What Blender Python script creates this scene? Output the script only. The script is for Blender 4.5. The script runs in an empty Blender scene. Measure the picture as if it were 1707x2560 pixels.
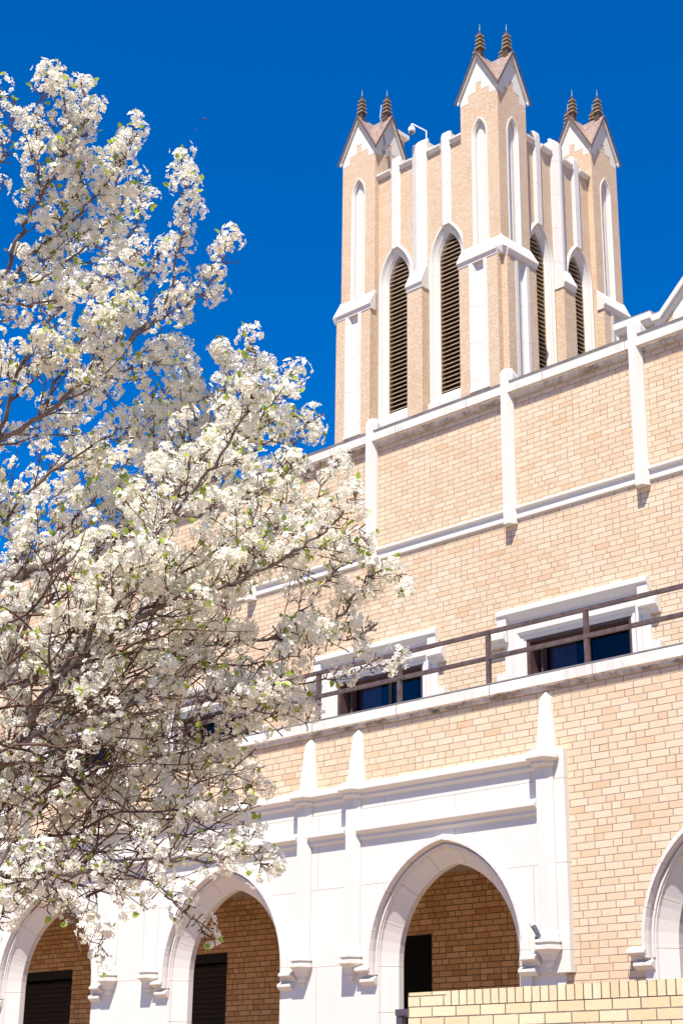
import bpy, bmesh, math, random
import numpy as np
from mathutils import Vector, Matrix
R = math.radians
random.seed(7); rng = np.random.default_rng(11)
sc = bpy.context.scene
col = sc.collection

# ------------------------------------------------------------------ camera
EYE = 1.7
F_PX, W_PX, H_PX = 4065.16, 1707.0, 2560.0
YAW, PIT, ROLL = R(-44.58064991), R(20.30644908), R(0.72253403)
def cam_axes():
    cy, sy, cp, sp = math.cos(YAW), math.sin(YAW), math.cos(PIT), math.sin(PIT)
    f = Vector((sy*cp, cy*cp, sp)); r = Vector((cy, -sy, 0)); u = r.cross(f)
    c, s = math.cos(ROLL), math.sin(ROLL)
    return c*r + s*u, -s*r + c*u, f
AX_R, AX_U, AX_F = cam_axes()
cd = bpy.data.cameras.new('camera'); cam = bpy.data.objects.new('camera', cd); col.objects.link(cam)
cam.matrix_world = Matrix(((AX_R.x, AX_U.x, -AX_F.x, 0), (AX_R.y, AX_U.y, -AX_F.y, 0), (AX_R.z, AX_U.z, -AX_F.z, EYE), (0, 0, 0, 1)))
cd.sensor_fit = 'VERTICAL'; cd.sensor_height = 36.0; cd.lens = 36.0*F_PX/H_PX
cd.clip_start = 0.1; cd.clip_end = 3000
sc.camera = cam

# ------------------------------------------------------------------ light
SUN_DIR = Vector((0.52, -1.0, 2.15)).normalized()          # towards the sun
ELEV = math.asin(SUN_DIR.z); AZ = math.atan2(SUN_DIR.x, SUN_DIR.y)
sl = bpy.data.lights.new('sun', 'SUN'); sl.energy = 4.6; sl.angle = R(0.53); sl.color = (1.0, 0.95, 0.88)
so = bpy.data.objects.new('sun', sl); col.objects.link(so)
so.rotation_euler = SUN_DIR.to_track_quat('Z', 'Y').to_euler()
w = bpy.data.worlds.new('World'); sc.world = w; w.use_nodes = True
nt = w.node_tree; nt.nodes.clear()
sky = nt.nodes.new('ShaderNodeTexSky'); sky.sky_type = 'NISHITA'; sky.sun_disc = False
sky.sun_elevation = ELEV; sky.sun_rotation = AZ
sky.altitude = 800; sky.air_density = 1.0; sky.dust_density = 0.1; sky.ozone_density = 4.0
hsv = nt.nodes.new('ShaderNodeHueSaturation'); hsv.inputs['Saturation'].default_value = 1.55; hsv.inputs['Hue'].default_value = 0.5
bg = nt.nodes.new('ShaderNodeBackground'); bg.inputs['Strength'].default_value = 0.079
wo = nt.nodes.new('ShaderNodeOutputWorld')
nt.links.new(sky.outputs[0], hsv.inputs['Color']); tint = nt.nodes.new('ShaderNodeMix'); tint.data_type = 'RGBA'; tint.blend_type = 'MULTIPLY'; tint.inputs[0].default_value = 1.0; tint.inputs[7].default_value = (1.0, 0.90, 1.12, 1)
nt.links.new(hsv.outputs[0], tint.inputs[6]); nt.links.new(tint.outputs[2], bg.inputs[0]); nt.links.new(bg.outputs[0], wo.inputs[0])
sc.view_settings.view_transform = 'Standard'; sc.view_settings.look = 'None'
sc.view_settings.exposure = 1.0; sc.view_settings.gamma = 1.0
sc.cycles.max_bounces = 8; sc.cycles.diffuse_bounces = 5; sc.cycles.transparent_max_bounces = 8

# ------------------------------------------------------------------ materials
class NT:
    def __init__(s, name):
        s.m = bpy.data.materials.new(name); s.m.use_nodes = True; s.t = s.m.node_tree; s.t.nodes.clear()
        s.out = s.t.nodes.new('ShaderNodeOutputMaterial'); s.p = s.t.nodes.new('ShaderNodeBsdfPrincipled')
        s.t.links.new(s.p.outputs[0], s.out.inputs[0])
    def n(s, typ, **kw):
        x = s.t.nodes.new(typ)
        for k, v in kw.items(): setattr(x, k, v)
        return x
    def link(s, a, b): s.t.links.new(a, b)
    def put(s, sock, v):
        if hasattr(v, 'is_output'): s.link(v, sock)
        elif isinstance(v, (tuple, list)): sock.default_value = tuple(v) + ((1,) if len(v) == 3 and sock.type == 'RGBA' else ())
        else: sock.default_value = v
    def math(s, op, a, b=0.0, c=0.0):
        x = s.n('ShaderNodeMath', operation=op)
        s.put(x.inputs[0], a); s.put(x.inputs[1], b); s.put(x.inputs[2], c)
        return x.outputs[0]
    def mix(s, f, a, b, mode='MIX'):
        x = s.n('ShaderNodeMix', data_type='RGBA', blend_type=mode)
        s.put(x.inputs[0], f); s.put(x.inputs[6], a); s.put(x.inputs[7], b)
        return x.outputs[2]
    def noise(s, vec, scale, detail=3, rough=0.55):
        x = s.n('ShaderNodeTexNoise'); s.put(x.inputs['Scale'], scale); s.put(x.inputs['Detail'], detail); s.put(x.inputs['Roughness'], rough)
        if vec is not None: s.link(vec, x.inputs['Vector'])
        return x.outputs[0]
    def ramp(s, f, stops, interp='LINEAR'):
        x = s.n('ShaderNodeValToRGB'); x.color_ramp.interpolation = interp
        e = x.color_ramp.elements
        while len(e) < len(stops): e.new(0.5)
        for i, (p, c) in enumerate(stops):
            e[i].position = p; e[i].color = tuple(c) + (1,) if len(c) == 3 else c
        s.put(x.inputs[0], f); return x.outputs[0]
    def rng(s, v, a, b, c=0.0, d=1.0):
        x = s.n('ShaderNodeMapRange'); x.interpolation_type = 'SMOOTHSTEP'
        for i, q in enumerate((v, a, b, c, d)): s.put(x.inputs[i], q)
        return x.outputs[0]
    def bump(s, h, dist=0.01, strength=1.0):
        x = s.n('ShaderNodeBump'); s.put(x.inputs['Strength'], strength); s.put(x.inputs['Distance'], dist); s.put(x.inputs['Height'], h)
        s.link(x.outputs[0], s.p.inputs['Normal'])
    def uv(s): return s.n('ShaderNodeUVMap', uv_map='UVMap').outputs[0]
    def pos(s): return s.n('ShaderNodeNewGeometry').outputs['Position']

def mat_brick(name, bw, bh, mortar, tones, mcol, header=0.12, speck=None, stack=False, deep=0.006, wobble=0.5):
    a = NT(name); uv = a.uv()
    sp = a.n('ShaderNodeSeparateXYZ'); a.link(uv, sp.inputs[0]); U, V = sp.outputs[0], sp.outputs[1]
    v = a.math('DIVIDE', V, bh); row = a.math('FLOOR', v); fv = a.math('SUBTRACT', v, row)
    wn = a.n('ShaderNodeTexWhiteNoise', noise_dimensions='1D'); a.link(row, wn.inputs['W'])
    sh = a.math('MULTIPLY', a.math('FLOORED_MODULO', row, 2.0), 0.5)
    sh = a.math('ADD', sh, a.math('MULTIPLY', a.math('GREATER_THAN', wn.outputs[0], 0.72), 0.25))
    sh = a.math('ADD', sh, a.math('MULTIPLY', wn.outputs[0], 0.06))
    if stack: sh = a.math('MULTIPLY', row, 0.0)
    u = a.math('ADD', a.math('DIVIDE', U, bw), sh); cl = a.math('FLOOR', u); fu = a.math('SUBTRACT', u, cl)
    def wn2(x, y, off):
        c = a.n('ShaderNodeCombineXYZ'); a.put(c.inputs[0], x); a.put(c.inputs[1], y); c.inputs[2].default_value = off
        t = a.n('ShaderNodeTexWhiteNoise', noise_dimensions='3D'); a.link(c.outputs[0], t.inputs['Vector']); return t.outputs[0]
    hd = a.math('GREATER_THAN', wn2(cl, row, 3.0), 1.0-header)
    f2 = a.math('MULTIPLY', fu, 2.0); hf = a.math('FLOOR', f2); fh = a.math('SUBTRACT', f2, hf)
    def lerp(t, x, y): return a.math('ADD', a.math('MULTIPLY', a.math('SUBTRACT', 1.0, t), x), a.math('MULTIPLY', t, y))
    du_f = a.math('MULTIPLY', a.math('MINIMUM', fu, a.math('SUBTRACT', 1.0, fu)), bw)
    du_h = a.math('MULTIPLY', a.math('MINIMUM', fh, a.math('SUBTRACT', 1.0, fh)), bw*0.5)
    du = lerp(hd, du_f, du_h)
    dv = a.math('MULTIPLY', a.math('MINIMUM', fv, a.math('SUBTRACT', 1.0, fv)), bh)
    d = a.math('MINIMUM', du, dv)
    wob = a.math('MULTIPLY', a.math('SUBTRACT', a.noise(uv, 22, 2), 0.5), mortar*wobble)
    d = a.math('ADD', d, wob)
    mask = a.rng(d, mortar*0.35, mortar*0.62)
    idx = a.math('ADD', cl, a.math('MULTIPLY', a.math('MULTIPLY', hf, 0.5), hd))
    r1 = wn2(idx, row, 9.0)
    c = a.ramp(r1, tones)
    c = a.mix(a.rng(a.noise(uv, 9, 4, 0.65), 0.5, 0.8, 0, 0.28), c, (0.80, 0.60, 0.40), 'MULTIPLY')
    c = a.mix(a.rng(a.noise(uv, 0.55, 3), 0.42, 0.72, 0, 0.20), c, (0.76, 0.62, 0.50), 'MULTIPLY')
    if speck:
        c = a.mix(a.rng(a.noise(uv, 95, 2, 0.5), 0.66, 0.74, 0, 0.75), c, speck)
    mc = a.mix(a.rng(a.noise(uv, 6, 3), 0.4, 0.7), mcol, tuple(x*0.72 for x in mcol))
    a.put(a.p.inputs['Base Color'], a.mix(mask, mc, c))
    a.p.inputs['Roughness'].default_value = 0.85; a.p.inputs['Specular IOR Level'].default_value = 0.25
    tilt = a.math('MULTIPLY', a.math('ADD', r1, a.math('MULTIPLY', a.noise(uv, 40, 3), 0.8)), 0.25)
    a.bump(a.math('ADD', mask, tilt), deep, 0.8)
    return a.m

def mat_stone(name, base, joints=None, grime=0.0, jcol=0.80, warm=0.3, drip=None):
    a = NT(name); uv = a.uv(); p = a.pos()
    c = a.mix(a.rng(a.noise(p, 1.3, 5, 0.6), 0.35, 0.75, 0, warm), base, (base[0]*0.93, base[1]*0.88, base[2]*0.82))
    c = a.mix(a.rng(a.noise(p, 30, 3), 0.5, 0.8, 0, 0.25), c, (base[0]*0.86, base[1]*0.84, base[2]*0.82))
    mp = a.n('ShaderNodeMapping'); a.link(p, mp.inputs[0]); mp.inputs['Scale'].default_value = (7, 7, 0.8)
    st = a.noise(mp.outputs[0], 1.0, 4, 0.6)
    c = a.mix(a.rng(st, 0.56, 0.8, 0, 0.30), c, (base[0]*0.80, base[1]*0.75, base[2]*0.70))
    if grime:
        g = a.math('MULTIPLY', a.rng(a.noise(p, 2.2, 6, 0.7), 0.46, 0.62), a.rng(a.noise(mp.outputs[0], 2.2, 3), 0.4, 0.6))
        c = a.mix(a.math('MULTIPLY', g, grime), c, (0.10, 0.075, 0.05))
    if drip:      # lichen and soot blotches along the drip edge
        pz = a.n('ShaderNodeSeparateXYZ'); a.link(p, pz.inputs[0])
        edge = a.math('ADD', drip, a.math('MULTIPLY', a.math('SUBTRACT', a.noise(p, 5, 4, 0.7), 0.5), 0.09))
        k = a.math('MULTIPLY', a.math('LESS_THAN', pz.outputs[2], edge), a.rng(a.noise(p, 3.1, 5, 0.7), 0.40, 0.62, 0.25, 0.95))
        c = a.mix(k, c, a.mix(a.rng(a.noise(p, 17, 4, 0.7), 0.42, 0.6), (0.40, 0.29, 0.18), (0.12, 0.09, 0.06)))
    h = a.math('MULTIPLY', a.noise(p, 60, 4), 0.3)
    if joints:
        jw, jh, jt = joints
        sp = a.n('ShaderNodeSeparateXYZ'); a.link(uv, sp.inputs[0]); U, V = sp.outputs[0], sp.outputs[1]
        v = a.math('DIVIDE', V, jh); row = a.math('FLOOR', v); fv = a.math('SUBTRACT', v, row)
        u = a.math('ADD', a.math('DIVIDE', U, jw), a.math('MULTIPLY', a.math('FLOORED_MODULO', row, 2.0), 0.5)); fu = a.math('FRACT', u)
        du = a.math('MULTIPLY', a.math('MINIMUM', fu, a.math('SUBTRACT', 1.0, fu)), jw)
        dv = a.math('MULTIPLY', a.math('MINIMUM', fv, a.math('SUBTRACT', 1.0, fv)), jh)
        k = a.rng(a.math('MINIMUM', du, dv), jt*0.35, jt*0.7)
        c = a.mix(k, a.mix(1.0, c, (jcol*0.9, jcol*0.82, jcol*0.78), 'MULTIPLY'), c); h = a.math('ADD', h, k)
    a.put(a.p.inputs['Base Color'], c); a.p.inputs['Roughness'].default_value = 0.8; a.p.inputs['Specular IOR Level'].default_value = 0.25
    a.bump(h, 0.003, 0.6)
    return a.m

def mat_plain(name, c, rough=0.6, metal=0.0, var=0.25, scale=12, spec=0.4, dark=0.6):
    a = NT(name); p = a.pos()
    a.put(a.p.inputs['Base Color'], a.mix(a.rng(a.noise(p, scale, 5, 0.6), 0.35, 0.7, 0, var*2), c, tuple(x*dark for x in c)))
    a.p.inputs['Roughness'].default_value = rough; a.p.inputs['Metallic'].default_value = metal; a.p.inputs['Specular IOR Level'].default_value = spec
    a.bump(a.noise(p, scale*6, 3), 0.002, 0.4)
    return a.m

BUFF = [(0.0, (0.60, 0.405, 0.24)), (0.06, (0.63, 0.45, 0.285)), (0.35, (0.655, 0.485, 0.318)), (0.75, (0.672, 0.51, 0.345)), (1.0, (0.69, 0.538, 0.378))]
M = {}
M['brick'] = mat_brick('buff_brick', 0.2032, 0.0677, 0.0095, BUFF, (0.42, 0.305, 0.235))
M['tower_brick'] = mat_brick('tower_buff_brick', 0.2032, 0.0677, 0.0100, BUFF[1:], (0.36, 0.25, 0.185), wobble=0.0, header=0.0)
M['porch_brick'] = mat_brick('porch_shade_brick', 0.2032, 0.0665, 0.0105, [(0, (0.52, 0.27, 0.11)), (0.15, (0.60, 0.34, 0.15)), (0.6, (0.68, 0.41, 0.20)), (1, (0.74, 0.47, 0.26))], (0.22, 0.13, 0.075), header=0.2)  # same buff brick, with the orange-brown of the porch shade painted in
M['yellow_brick'] = mat_brick('yellow_wire_cut_brick', 0.205, 0.0677, 0.0085, [(0, (0.66, 0.51, 0.30)), (0.5, (0.71, 0.565, 0.35)), (1, (0.75, 0.615, 0.40))], (0.26, 0.20, 0.16), header=0.04, speck=(0.36, 0.25, 0.12), deep=0.008)
M['yellow_rowlock'] = mat_brick('yellow_rowlock_brick', 0.0662, 0.5, 0.0085, [(0, (0.66, 0.51, 0.30)), (0.5, (0.71, 0.565, 0.35)), (1, (0.75, 0.615, 0.40))], (0.24, 0.17, 0.14), header=0.0, speck=(0.36, 0.25, 0.12), stack=True, deep=0.008)
STONE = (0.655, 0.615, 0.555)
M['stone'] = mat_stone('limestone', STONE)
M['panel'] = mat_stone('limestone_panels', STONE, joints=(1.9, 0.78, 0.007), jcol=0.80)
M['voussoir'] = mat_stone('limestone_voussoirs', (0.655, 0.605, 0.55), joints=(0.44, 50.0, 0.008), jcol=0.82)
M['coping'] = mat_stone('weathered_coping_stone', (0.69, 0.645, 0.575), joints=(1.25, 50.0, 0.01), grime=0.28, jcol=0.6, warm=0.4)
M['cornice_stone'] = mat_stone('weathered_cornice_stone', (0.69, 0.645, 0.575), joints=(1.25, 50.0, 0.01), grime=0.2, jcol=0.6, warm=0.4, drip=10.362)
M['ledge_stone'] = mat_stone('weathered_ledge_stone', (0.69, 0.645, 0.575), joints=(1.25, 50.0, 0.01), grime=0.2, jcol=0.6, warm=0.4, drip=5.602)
M['strip'] = mat_stone('tower_limestone', (0.665, 0.625, 0.56), joints=(9.0, 1.22, 0.012), jcol=0.75)
M['grey_stone'] = mat_stone('grey_weathered_stone', (0.66, 0.65, 0.64), grime=0.25)
M['copper'] = mat_plain('weathered_copper_roof', (0.43, 0.305, 0.24), 0.45, 0.25, 0.5, 6, dark=0.62)
M['copper_edge'] = mat_plain('dark_copper_edge', (0.16, 0.10, 0.07), 0.5, 0.2, 0.3, 8)
M['finial'] = mat_plain('bronze_finial_metal', (0.15, 0.09, 0.055), 0.5, 0.3, 0.5, 18, dark=0.4)
M['finial_band'] = mat_plain('finial_bands', (0.46, 0.33, 0.17), 0.5, 0.2, 0.4, 18, dark=0.5)
M['verdigris'] = mat_plain('verdigris_rod', (0.30, 0.50, 0.46), 0.5, 0.2, 0.2, 20)
M['slat'] = mat_plain('tan_louvre_slats', (0.45, 0.325, 0.20), 0.65, 0, 0.35, 6, dark=0.55)
M['black'] = mat_plain('dark_void', (0.008, 0.007, 0.007), 0.9, 0, 0, 5, 0.1)
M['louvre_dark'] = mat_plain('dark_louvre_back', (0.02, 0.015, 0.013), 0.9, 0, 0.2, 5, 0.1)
M['flash'] = mat_plain('grey_metal_flashing', (0.30, 0.27, 0.25), 0.5, 0.3, 0.5, 4)
M['rail'] = mat_plain('rusty_brown_railing', (0.155, 0.10, 0.088), 0.5, 0.2, 0.5, 14, dark=0.5)
M['handrail'] = mat_plain('purple_brown_handrail', (0.10, 0.075, 0.10), 0.45, 0.2, 0.2, 14)
M['frame'] = mat_plain('brown_window_frame', (0.10, 0.055, 0.045), 0.5, 0, 0.3, 10)
M['curtain'] = mat_plain('purple_grey_curtain', (0.30, 0.25, 0.31), 0.9, 0, 0.2, 10)
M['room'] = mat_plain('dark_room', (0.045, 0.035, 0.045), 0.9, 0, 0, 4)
M['roofing'] = mat_plain('grey_roofing', (0.25, 0.24, 0.23), 0.9, 0, 0.3, 3)
M['ceiling'] = mat_plain('porch_ceiling_plaster', (0.42, 0.36, 0.32), 0.9, 0, 0.2, 3)
M['paving'] = mat_plain('warm_brown_paving', (0.32, 0.225, 0.155), 0.9, 0, 0.25, 2, dark=0.8)
M['porch_floor'] = mat_plain('porch_bounce_floor', (0.64, 0.46, 0.31), 0.8, 0, 0.2, 4, dark=0.8)  # unseen floor, its pale warm tone made up to bounce light into the porch
M['door'] = mat_plain('dark_brown_door', (0.024, 0.016, 0.012), 0.6, 0, 0.4, 30, 0.25, dark=0.5)
M['door_frame'] = mat_plain('black_door_frame', (0.010, 0.009, 0.009), 0.5, 0, 0, 10, 0.3)
M['white_plastic'] = mat_plain('white_plastic', (0.78, 0.78, 0.77), 0.35, 0, 0.05, 20)
M['smoked'] = mat_plain('smoked_dome', (0.16, 0.13, 0.12), 0.15, 0, 0, 20, 0.6)
M['steel'] = mat_plain('dull_galvanised_steel', (0.22, 0.23, 0.26), 0.35, 0.7, 0.5, 40, dark=0.4)
M['cable'] = mat_plain('grey_cable', (0.30, 0.29, 0.28), 0.5, 0, 0.2, 20)
M['bee'] = mat_plain('insect_body', (0.09, 0.025, 0.015), 0.5, 0, 0.3, 200)
M['bee_wing'] = mat_plain('insect_wing', (0.20, 0.09, 0.05), 0.4, 0, 0.1, 200)
def mat_glass():
    a = NT('window_glass'); a.t.nodes.remove(a.p)
    g = a.n('ShaderNodeBsdfGlossy'); g.inputs['Roughness'].default_value = 0.02
    t = a.n('ShaderNodeBsdfTransparent'); t.inputs['Color'].default_value = (0.62, 0.60, 0.68, 1)
    f = a.n('ShaderNodeFresnel'); f.inputs['IOR'].default_value = 1.33
    x = a.n('ShaderNodeMixShader'); a.link(f.outputs[0], x.inputs[0]); a.link(t.outputs[0], x.inputs[1]); a.link(g.outputs[0], x.inputs[2]); a.link(x.outputs[0], a.out.inputs[0])
    return a.m
M['glass'] = mat_glass()
def mat_bark(name, c1, c2, sc1):
    a = NT(name); p = a.pos()
    c = a.mix(a.rng(a.noise(p, sc1, 5, 0.65), 0.4, 0.66), c1, c2)
    c = a.mix(a.rng(a.noise(p, sc1*3.5, 3), 0.62, 0.7, 0, 0.7), c, tuple(x*0.45 for x in c2))
    a.put(a.p.inputs['Base Color'], c); a.p.inputs['Roughness'].default_value = 0.75; a.p.inputs['Specular IOR Level'].default_value = 0.25
    a.bump(a.noise(p, sc1*3, 4), 0.003, 0.7); return a.m
M['bark'] = mat_bark('grey_brown_bark', (0.20, 0.155, 0.135), (0.105, 0.076, 0.066), 22)
M['twig'] = mat_bark('red_brown_twig', (0.15, 0.075, 0.05), (0.065, 0.038, 0.032), 60)
def mat_leafy(name, c, tr, rough=0.5, var=None):
    a = NT(name); a.t.nodes.remove(a.p)
    p = a.pos(); oc = c
    if var: oc = a.mix(a.rng(a.noise(p, 9, 3), 0.35, 0.65), c, var)
    d = a.n('ShaderNodeBsdfDiffuse'); a.put(d.inputs['Color'], oc)
    t = a.n('ShaderNodeBsdfTranslucent'); a.put(t.inputs['Color'], oc)
    x = a.n('ShaderNodeMixShader'); x.inputs[0].default_value = tr; a.link(d.outputs[0], x.inputs[1]); a.link(t.outputs[0], x.inputs[2])
    g = a.n('ShaderNodeBsdfGlossy'); g.inputs['Roughness'].default_value = rough
    y = a.n('ShaderNodeMixShader'); y.inputs[0].default_value = 0.04; a.link(x.outputs[0], y.inputs[1]); a.link(g.outputs[0], y.inputs[2]); a.link(y.outputs[0], a.out.inputs[0])
    return a.m
M['petal'] = mat_leafy('white_petals', (0.91, 0.88, 0.775), 0.42, 0.6, (0.88, 0.845, 0.70))
M['stamen'] = mat_leafy('dark_stamens', (0.085, 0.04, 0.03), 0.1, 0.6, (0.16, 0.13, 0.04))
M['leaf'] = mat_leafy('fresh_green_leaf', (0.27, 0.36, 0.035), 0.45, 0.35, (0.42, 0.50, 0.07))

# ------------------------------------------------------------------ mesh builder
class MB:
    def __init__(s, f=None): s.v = []; s.fc = []; s.uv = []; s.f = f
    def pt(s, p):
        p = tuple(s.f(*p)) if s.f else tuple(p); s.v.append(p); return len(s.v)-1
    def face(s, pts, uvs=None):
        if s.f: pts = [tuple(s.f(*p)) for p in pts]
        i0 = len(s.v); s.v += [tuple(p) for p in pts]; s.fc.append(tuple(range(i0, i0+len(pts)))); s.uv.append(uvs)
    def box(s, x0, x1, y0, y1, z0, z1):
        P = [(x0,y0,z0),(x1,y0,z0),(x1,y1,z0),(x0,y1,z0),(x0,y0,z1),(x1,y0,z1),(x1,y1,z1),(x0,y1,z1)]
        for q in ((0,3,2,1),(4,5,6,7),(0,1,5,4),(1,2,6,5),(2,3,7,6),(3,0,4,7)): s.face([P[i] for i in q])
    def prism_x(s, x0, x1, prof):                      # prof: (y,z) closed polygon, extruded along x
        n = len(prof)
        for i in range(n):
            (ya, za), (yb, zb) = prof[i], prof[(i+1) % n]
            s.face([(x0,ya,za),(x1,ya,za),(x1,yb,zb),(x0,yb,zb)])
        s.face([(x0,y,z) for y, z in prof]); s.face([(x1,y,z) for y, z in reversed(prof)])
    def prism_y(s, y0, y1, prof):                      # prof: (x,z)
        n = len(prof)
        for i in range(n):
            (xa, za), (xb, zb) = prof[i], prof[(i+1) % n]
            s.face([(xa,y0,za),(xb,y0,zb),(xb,y1,zb),(xa,y1,za)])
        s.face([(x,y0,z) for x, z in prof]); s.face([(x,y1,z) for x, z in reversed(prof)])
    def rings(s, rs, cap=True):                        # rs: list of rings of points
        n = len(rs[0])
        for a, b in zip(rs, rs[1:]):
            for i in range(n):
                j = (i+1) % n; s.face([a[i], a[j], b[j], b[i]])
        if cap: s.face(list(reversed(rs[0]))); s.face(rs[-1])
    def cyl(s, c0, c1, r0, r1, n=10):
        a, b = Vector(c0), Vector(c1); t = (b-a).normalized()
        u = t.cross(Vector((0,0,1)) if abs(t.z) < .9 else Vector((1,0,0))).normalized(); v = t.cross(u)
        s.rings([[tuple(a+(u*math.cos(k*2*math.pi/n)+v*math.sin(k*2*math.pi/n))*r0) for k in range(n)],
                 [tuple(b+(u*math.cos(k*2*math.pi/n)+v*math.sin(k*2*math.pi/n))*r1) for k in range(n)]])
    def tube(s, pts, r, n=8):
        for a, b in zip(pts, pts[1:]): s.cyl(a, b, r, r, n)
    def ball(s, c, rx, ry=None, rz=None, nu=14, nv=9, z0=-1.0, z1=1.0):
        ry = ry or rx; rz = rz or rx; rs = []
        for k in range(nv+1):
            t = math.asin(z0)+(math.asin(z1)-math.asin(z0))*k/nv; cr = max(math.cos(t), 1e-3)
            rs.append([(c[0]+rx*cr*math.cos(2*math.pi*i/nu), c[1]+ry*cr*math.sin(2*math.pi*i/nu), c[2]+rz*math.sin(t)) for i in range(nu)])
        s.rings(rs)
    def build(s, name, mat, parent=None, smooth=False):
        bm = bmesh.new(); vs = [bm.verts.new(p) for p in s.v]; uvl = bm.loops.layers.uv.new('UVMap'); exp = []
        for f, uv in zip(s.fc, s.uv):
            try: q = bm.faces.new([vs[i] for i in f])
            except ValueError: continue
            q.smooth = smooth
            if uv: exp.append((q, uv))
        bm.normal_update()
        for q in bm.faces:
            nx, ny, nz = abs(q.normal.x), abs(q.normal.y), abs(q.normal.z)
            for l in q.loops:
                c = l.vert.co
                l[uvl].uv = (c.x, c.y) if nz > 0.75 else ((c.y, c.z) if nx > ny else (c.x, c.z))
        for q, uv in exp:
            for l, t in zip(q.loops, uv): l[uvl].uv = t
        bmesh.ops.remove_doubles(bm, verts=bm.verts, dist=1e-5)
        bmesh.ops.recalc_face_normals(bm, faces=bm.faces)
        me = bpy.data.meshes.new(name); bm.to_mesh(me); bm.free()
        me.materials.append(M[mat] if isinstance(mat, str) else mat)
        o = bpy.data.objects.new(name, me); col.objects.link(o)
        if parent:
            o.parent = parent
            if parent.type == 'EMPTY' or True:
                o.matrix_parent_inverse = Matrix.Translation(-world_loc(parent))
        return o
def world_loc(o):
    l = Vector(o.location)
    if o.parent: l = l + Vector((0,0,0))
    return l
def thing(name, label, cat, loc, group=None):
    o = bpy.data.objects.new(name, None); o.location = loc; o.empty_display_size = 0.3; col.objects.link(o)
    o['label'] = label; o['category'] = cat
    if group: o['group'] = group
    return o
def tag(o, label, cat, group=None):
    o['label'] = label; o['category'] = cat
    if group: o['group'] = group
    return o
def struct(o, kind='structure'): o['kind'] = kind; return o

def wall_holes(mb, x0, x1, z0, z1, y, yb, holes):
    xs = sorted({x0, x1, *[h[0] for h in holes], *[h[1] for h in holes]}); zs = sorted({z0, z1, *[h[2] for h in holes], *[h[3] for h in holes]})
    for xa, xb in zip(xs, xs[1:]):
        for za, zb in zip(zs, zs[1:]):
            if any(h[0]-1e-6 <= xa and xb <= h[1]+1e-6 and h[2]-1e-6 <= za and zb <= h[3]+1e-6 for h in holes): continue
            mb.face([(xa,y,za),(xb,y,za),(xb,y,zb),(xa,y,zb)])
    for a, b, c, d in holes:
        mb.face([(a,y,c),(a,yb,c),(a,yb,d),(a,y,d)]); mb.face([(b,y,c),(b,y,d),(b,yb,d),(b,yb,c)])
        mb.face([(a,y,d),(a,yb,d),(b,yb,d),(b,y,d)]); mb.face([(a,y,c),(b,y,c),(b,yb,c),(a,yb,c)])

def arch_pts(cx, zs, half, coff, n=14, d=0.0):
    """points of a pointed arch (x,z), left springing to right; radius = half+coff+d about two centres"""
    r = half+coff+d; pts = []
    a1 = math.acos(min(1, coff/r))
    for k in range(n+1):
        t = a1*k/n; pts.append((cx+coff-r*math.cos(t), zs+r*math.sin(t)))
    return pts + [(2*cx-x, z) for x, z in reversed(pts[:-1])]

def arch_sweep(mb, cx, zs, half, coff, prof, zbot, n=14, jamb=True):
    """prof: list of (delta, y); the section swept round the arch and down the jambs"""
    rows = []
    for dl, y in prof:
        p = arch_pts(cx, zs, half, coff, n, dl)
        if jamb: p = [(p[0][0], zbot)] + p + [(p[-1][0], zbot)]
        rows.append([(x, y, z) for x, z in p])
    s = [0.0]
    for a, b in zip(rows[0], rows[0][1:]): s.append(s[-1]+math.dist(a, b))
    acc = 0
    for (ra, rb, pa, pb) in zip(rows, rows[1:], prof, prof[1:]):
        w_ = math.dist((pa[0], pa[1]), (pb[0], pb[1]))
        for i in range(len(ra)-1):
            mb.face([ra[i], ra[i+1], rb[i+1], rb[i]], [(s[i], acc+1), (s[i+1], acc+1), (s[i+1], acc+w_+1), (s[i], acc+w_+1)])
        acc += w_

def semioct(mb, x, yw, rs, k=0.55):
    """half-octagon plan rings standing on wall plane yw: rs = (z, half width, projection)"""
    mb.rings([[(x-h, yw, z), (x-h, yw-p*0.25, z), (x-h*k, yw-p, z), (x+h*k, yw-p, z), (x+h, yw-p*0.25, z), (x+h, yw, z)] for z, h, p in rs])

# ------------------------------------------------------------------ ground
g = MB(); g.face([(-700,-700,0),(700,-700,0),(700,700,0),(-700,700,0)])
struct(g.build('ground', 'paving'))

# ------------------------------------------------------------------ main brick building
U = 15.07
bl = thing('brick_building', 'large buff brick block with pale stone cornice and low dark windows behind the terrace', 'building', (-14, U, 0))
WINS = [-20.55, -17.36, -14.14, -10.95]
hw, zb, zt = 0.76, 6.42, 7.10
mb = MB(); holes = [(x-1.05, x+1.05, 6.40, 7.36) for x in WINS]
wall_holes(mb, -42, -2.5, 4.0, 10.33, U, U+0.12, holes)
mb.box(-42, -2.5, U+0.35, U+0.36, 0, 6.2)
mb.face([(-42,U,10.33),(-2.5,U,10.33),(-2.5,U,10.5),(-42,U,10.5)])
mb.face([(-2.5,U,0),(-2.5,26,0),(-2.5,26,10.5),(-2.5,U,10.5)]); mb.face([(-42,U,0),(-42,26,0),(-42,26,10.5),(-42,U,10.5)])
mb.face([(-42,26,0),(-2.5,26,0),(-2.5,26,10.5),(-42,26,10.5)])
mb.build('wall', 'brick', bl)
mb = MB(); mb.box(-42, -2.5, U+0.1, 26, 10.36, 10.44); mb.build('roof', 'roofing', bl)
co = MB(); co.prism_x(-42.2, -2.4, [(U, 10.305), (U-0.032, 10.31), (U-0.04, 10.345), (U-0.06, 10.372), (U-0.10, 10.375), (U-0.10, 10.485), (U+0.02, 10.54), (U+0.3, 10.54), (U+0.3, 10.30)])
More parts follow.
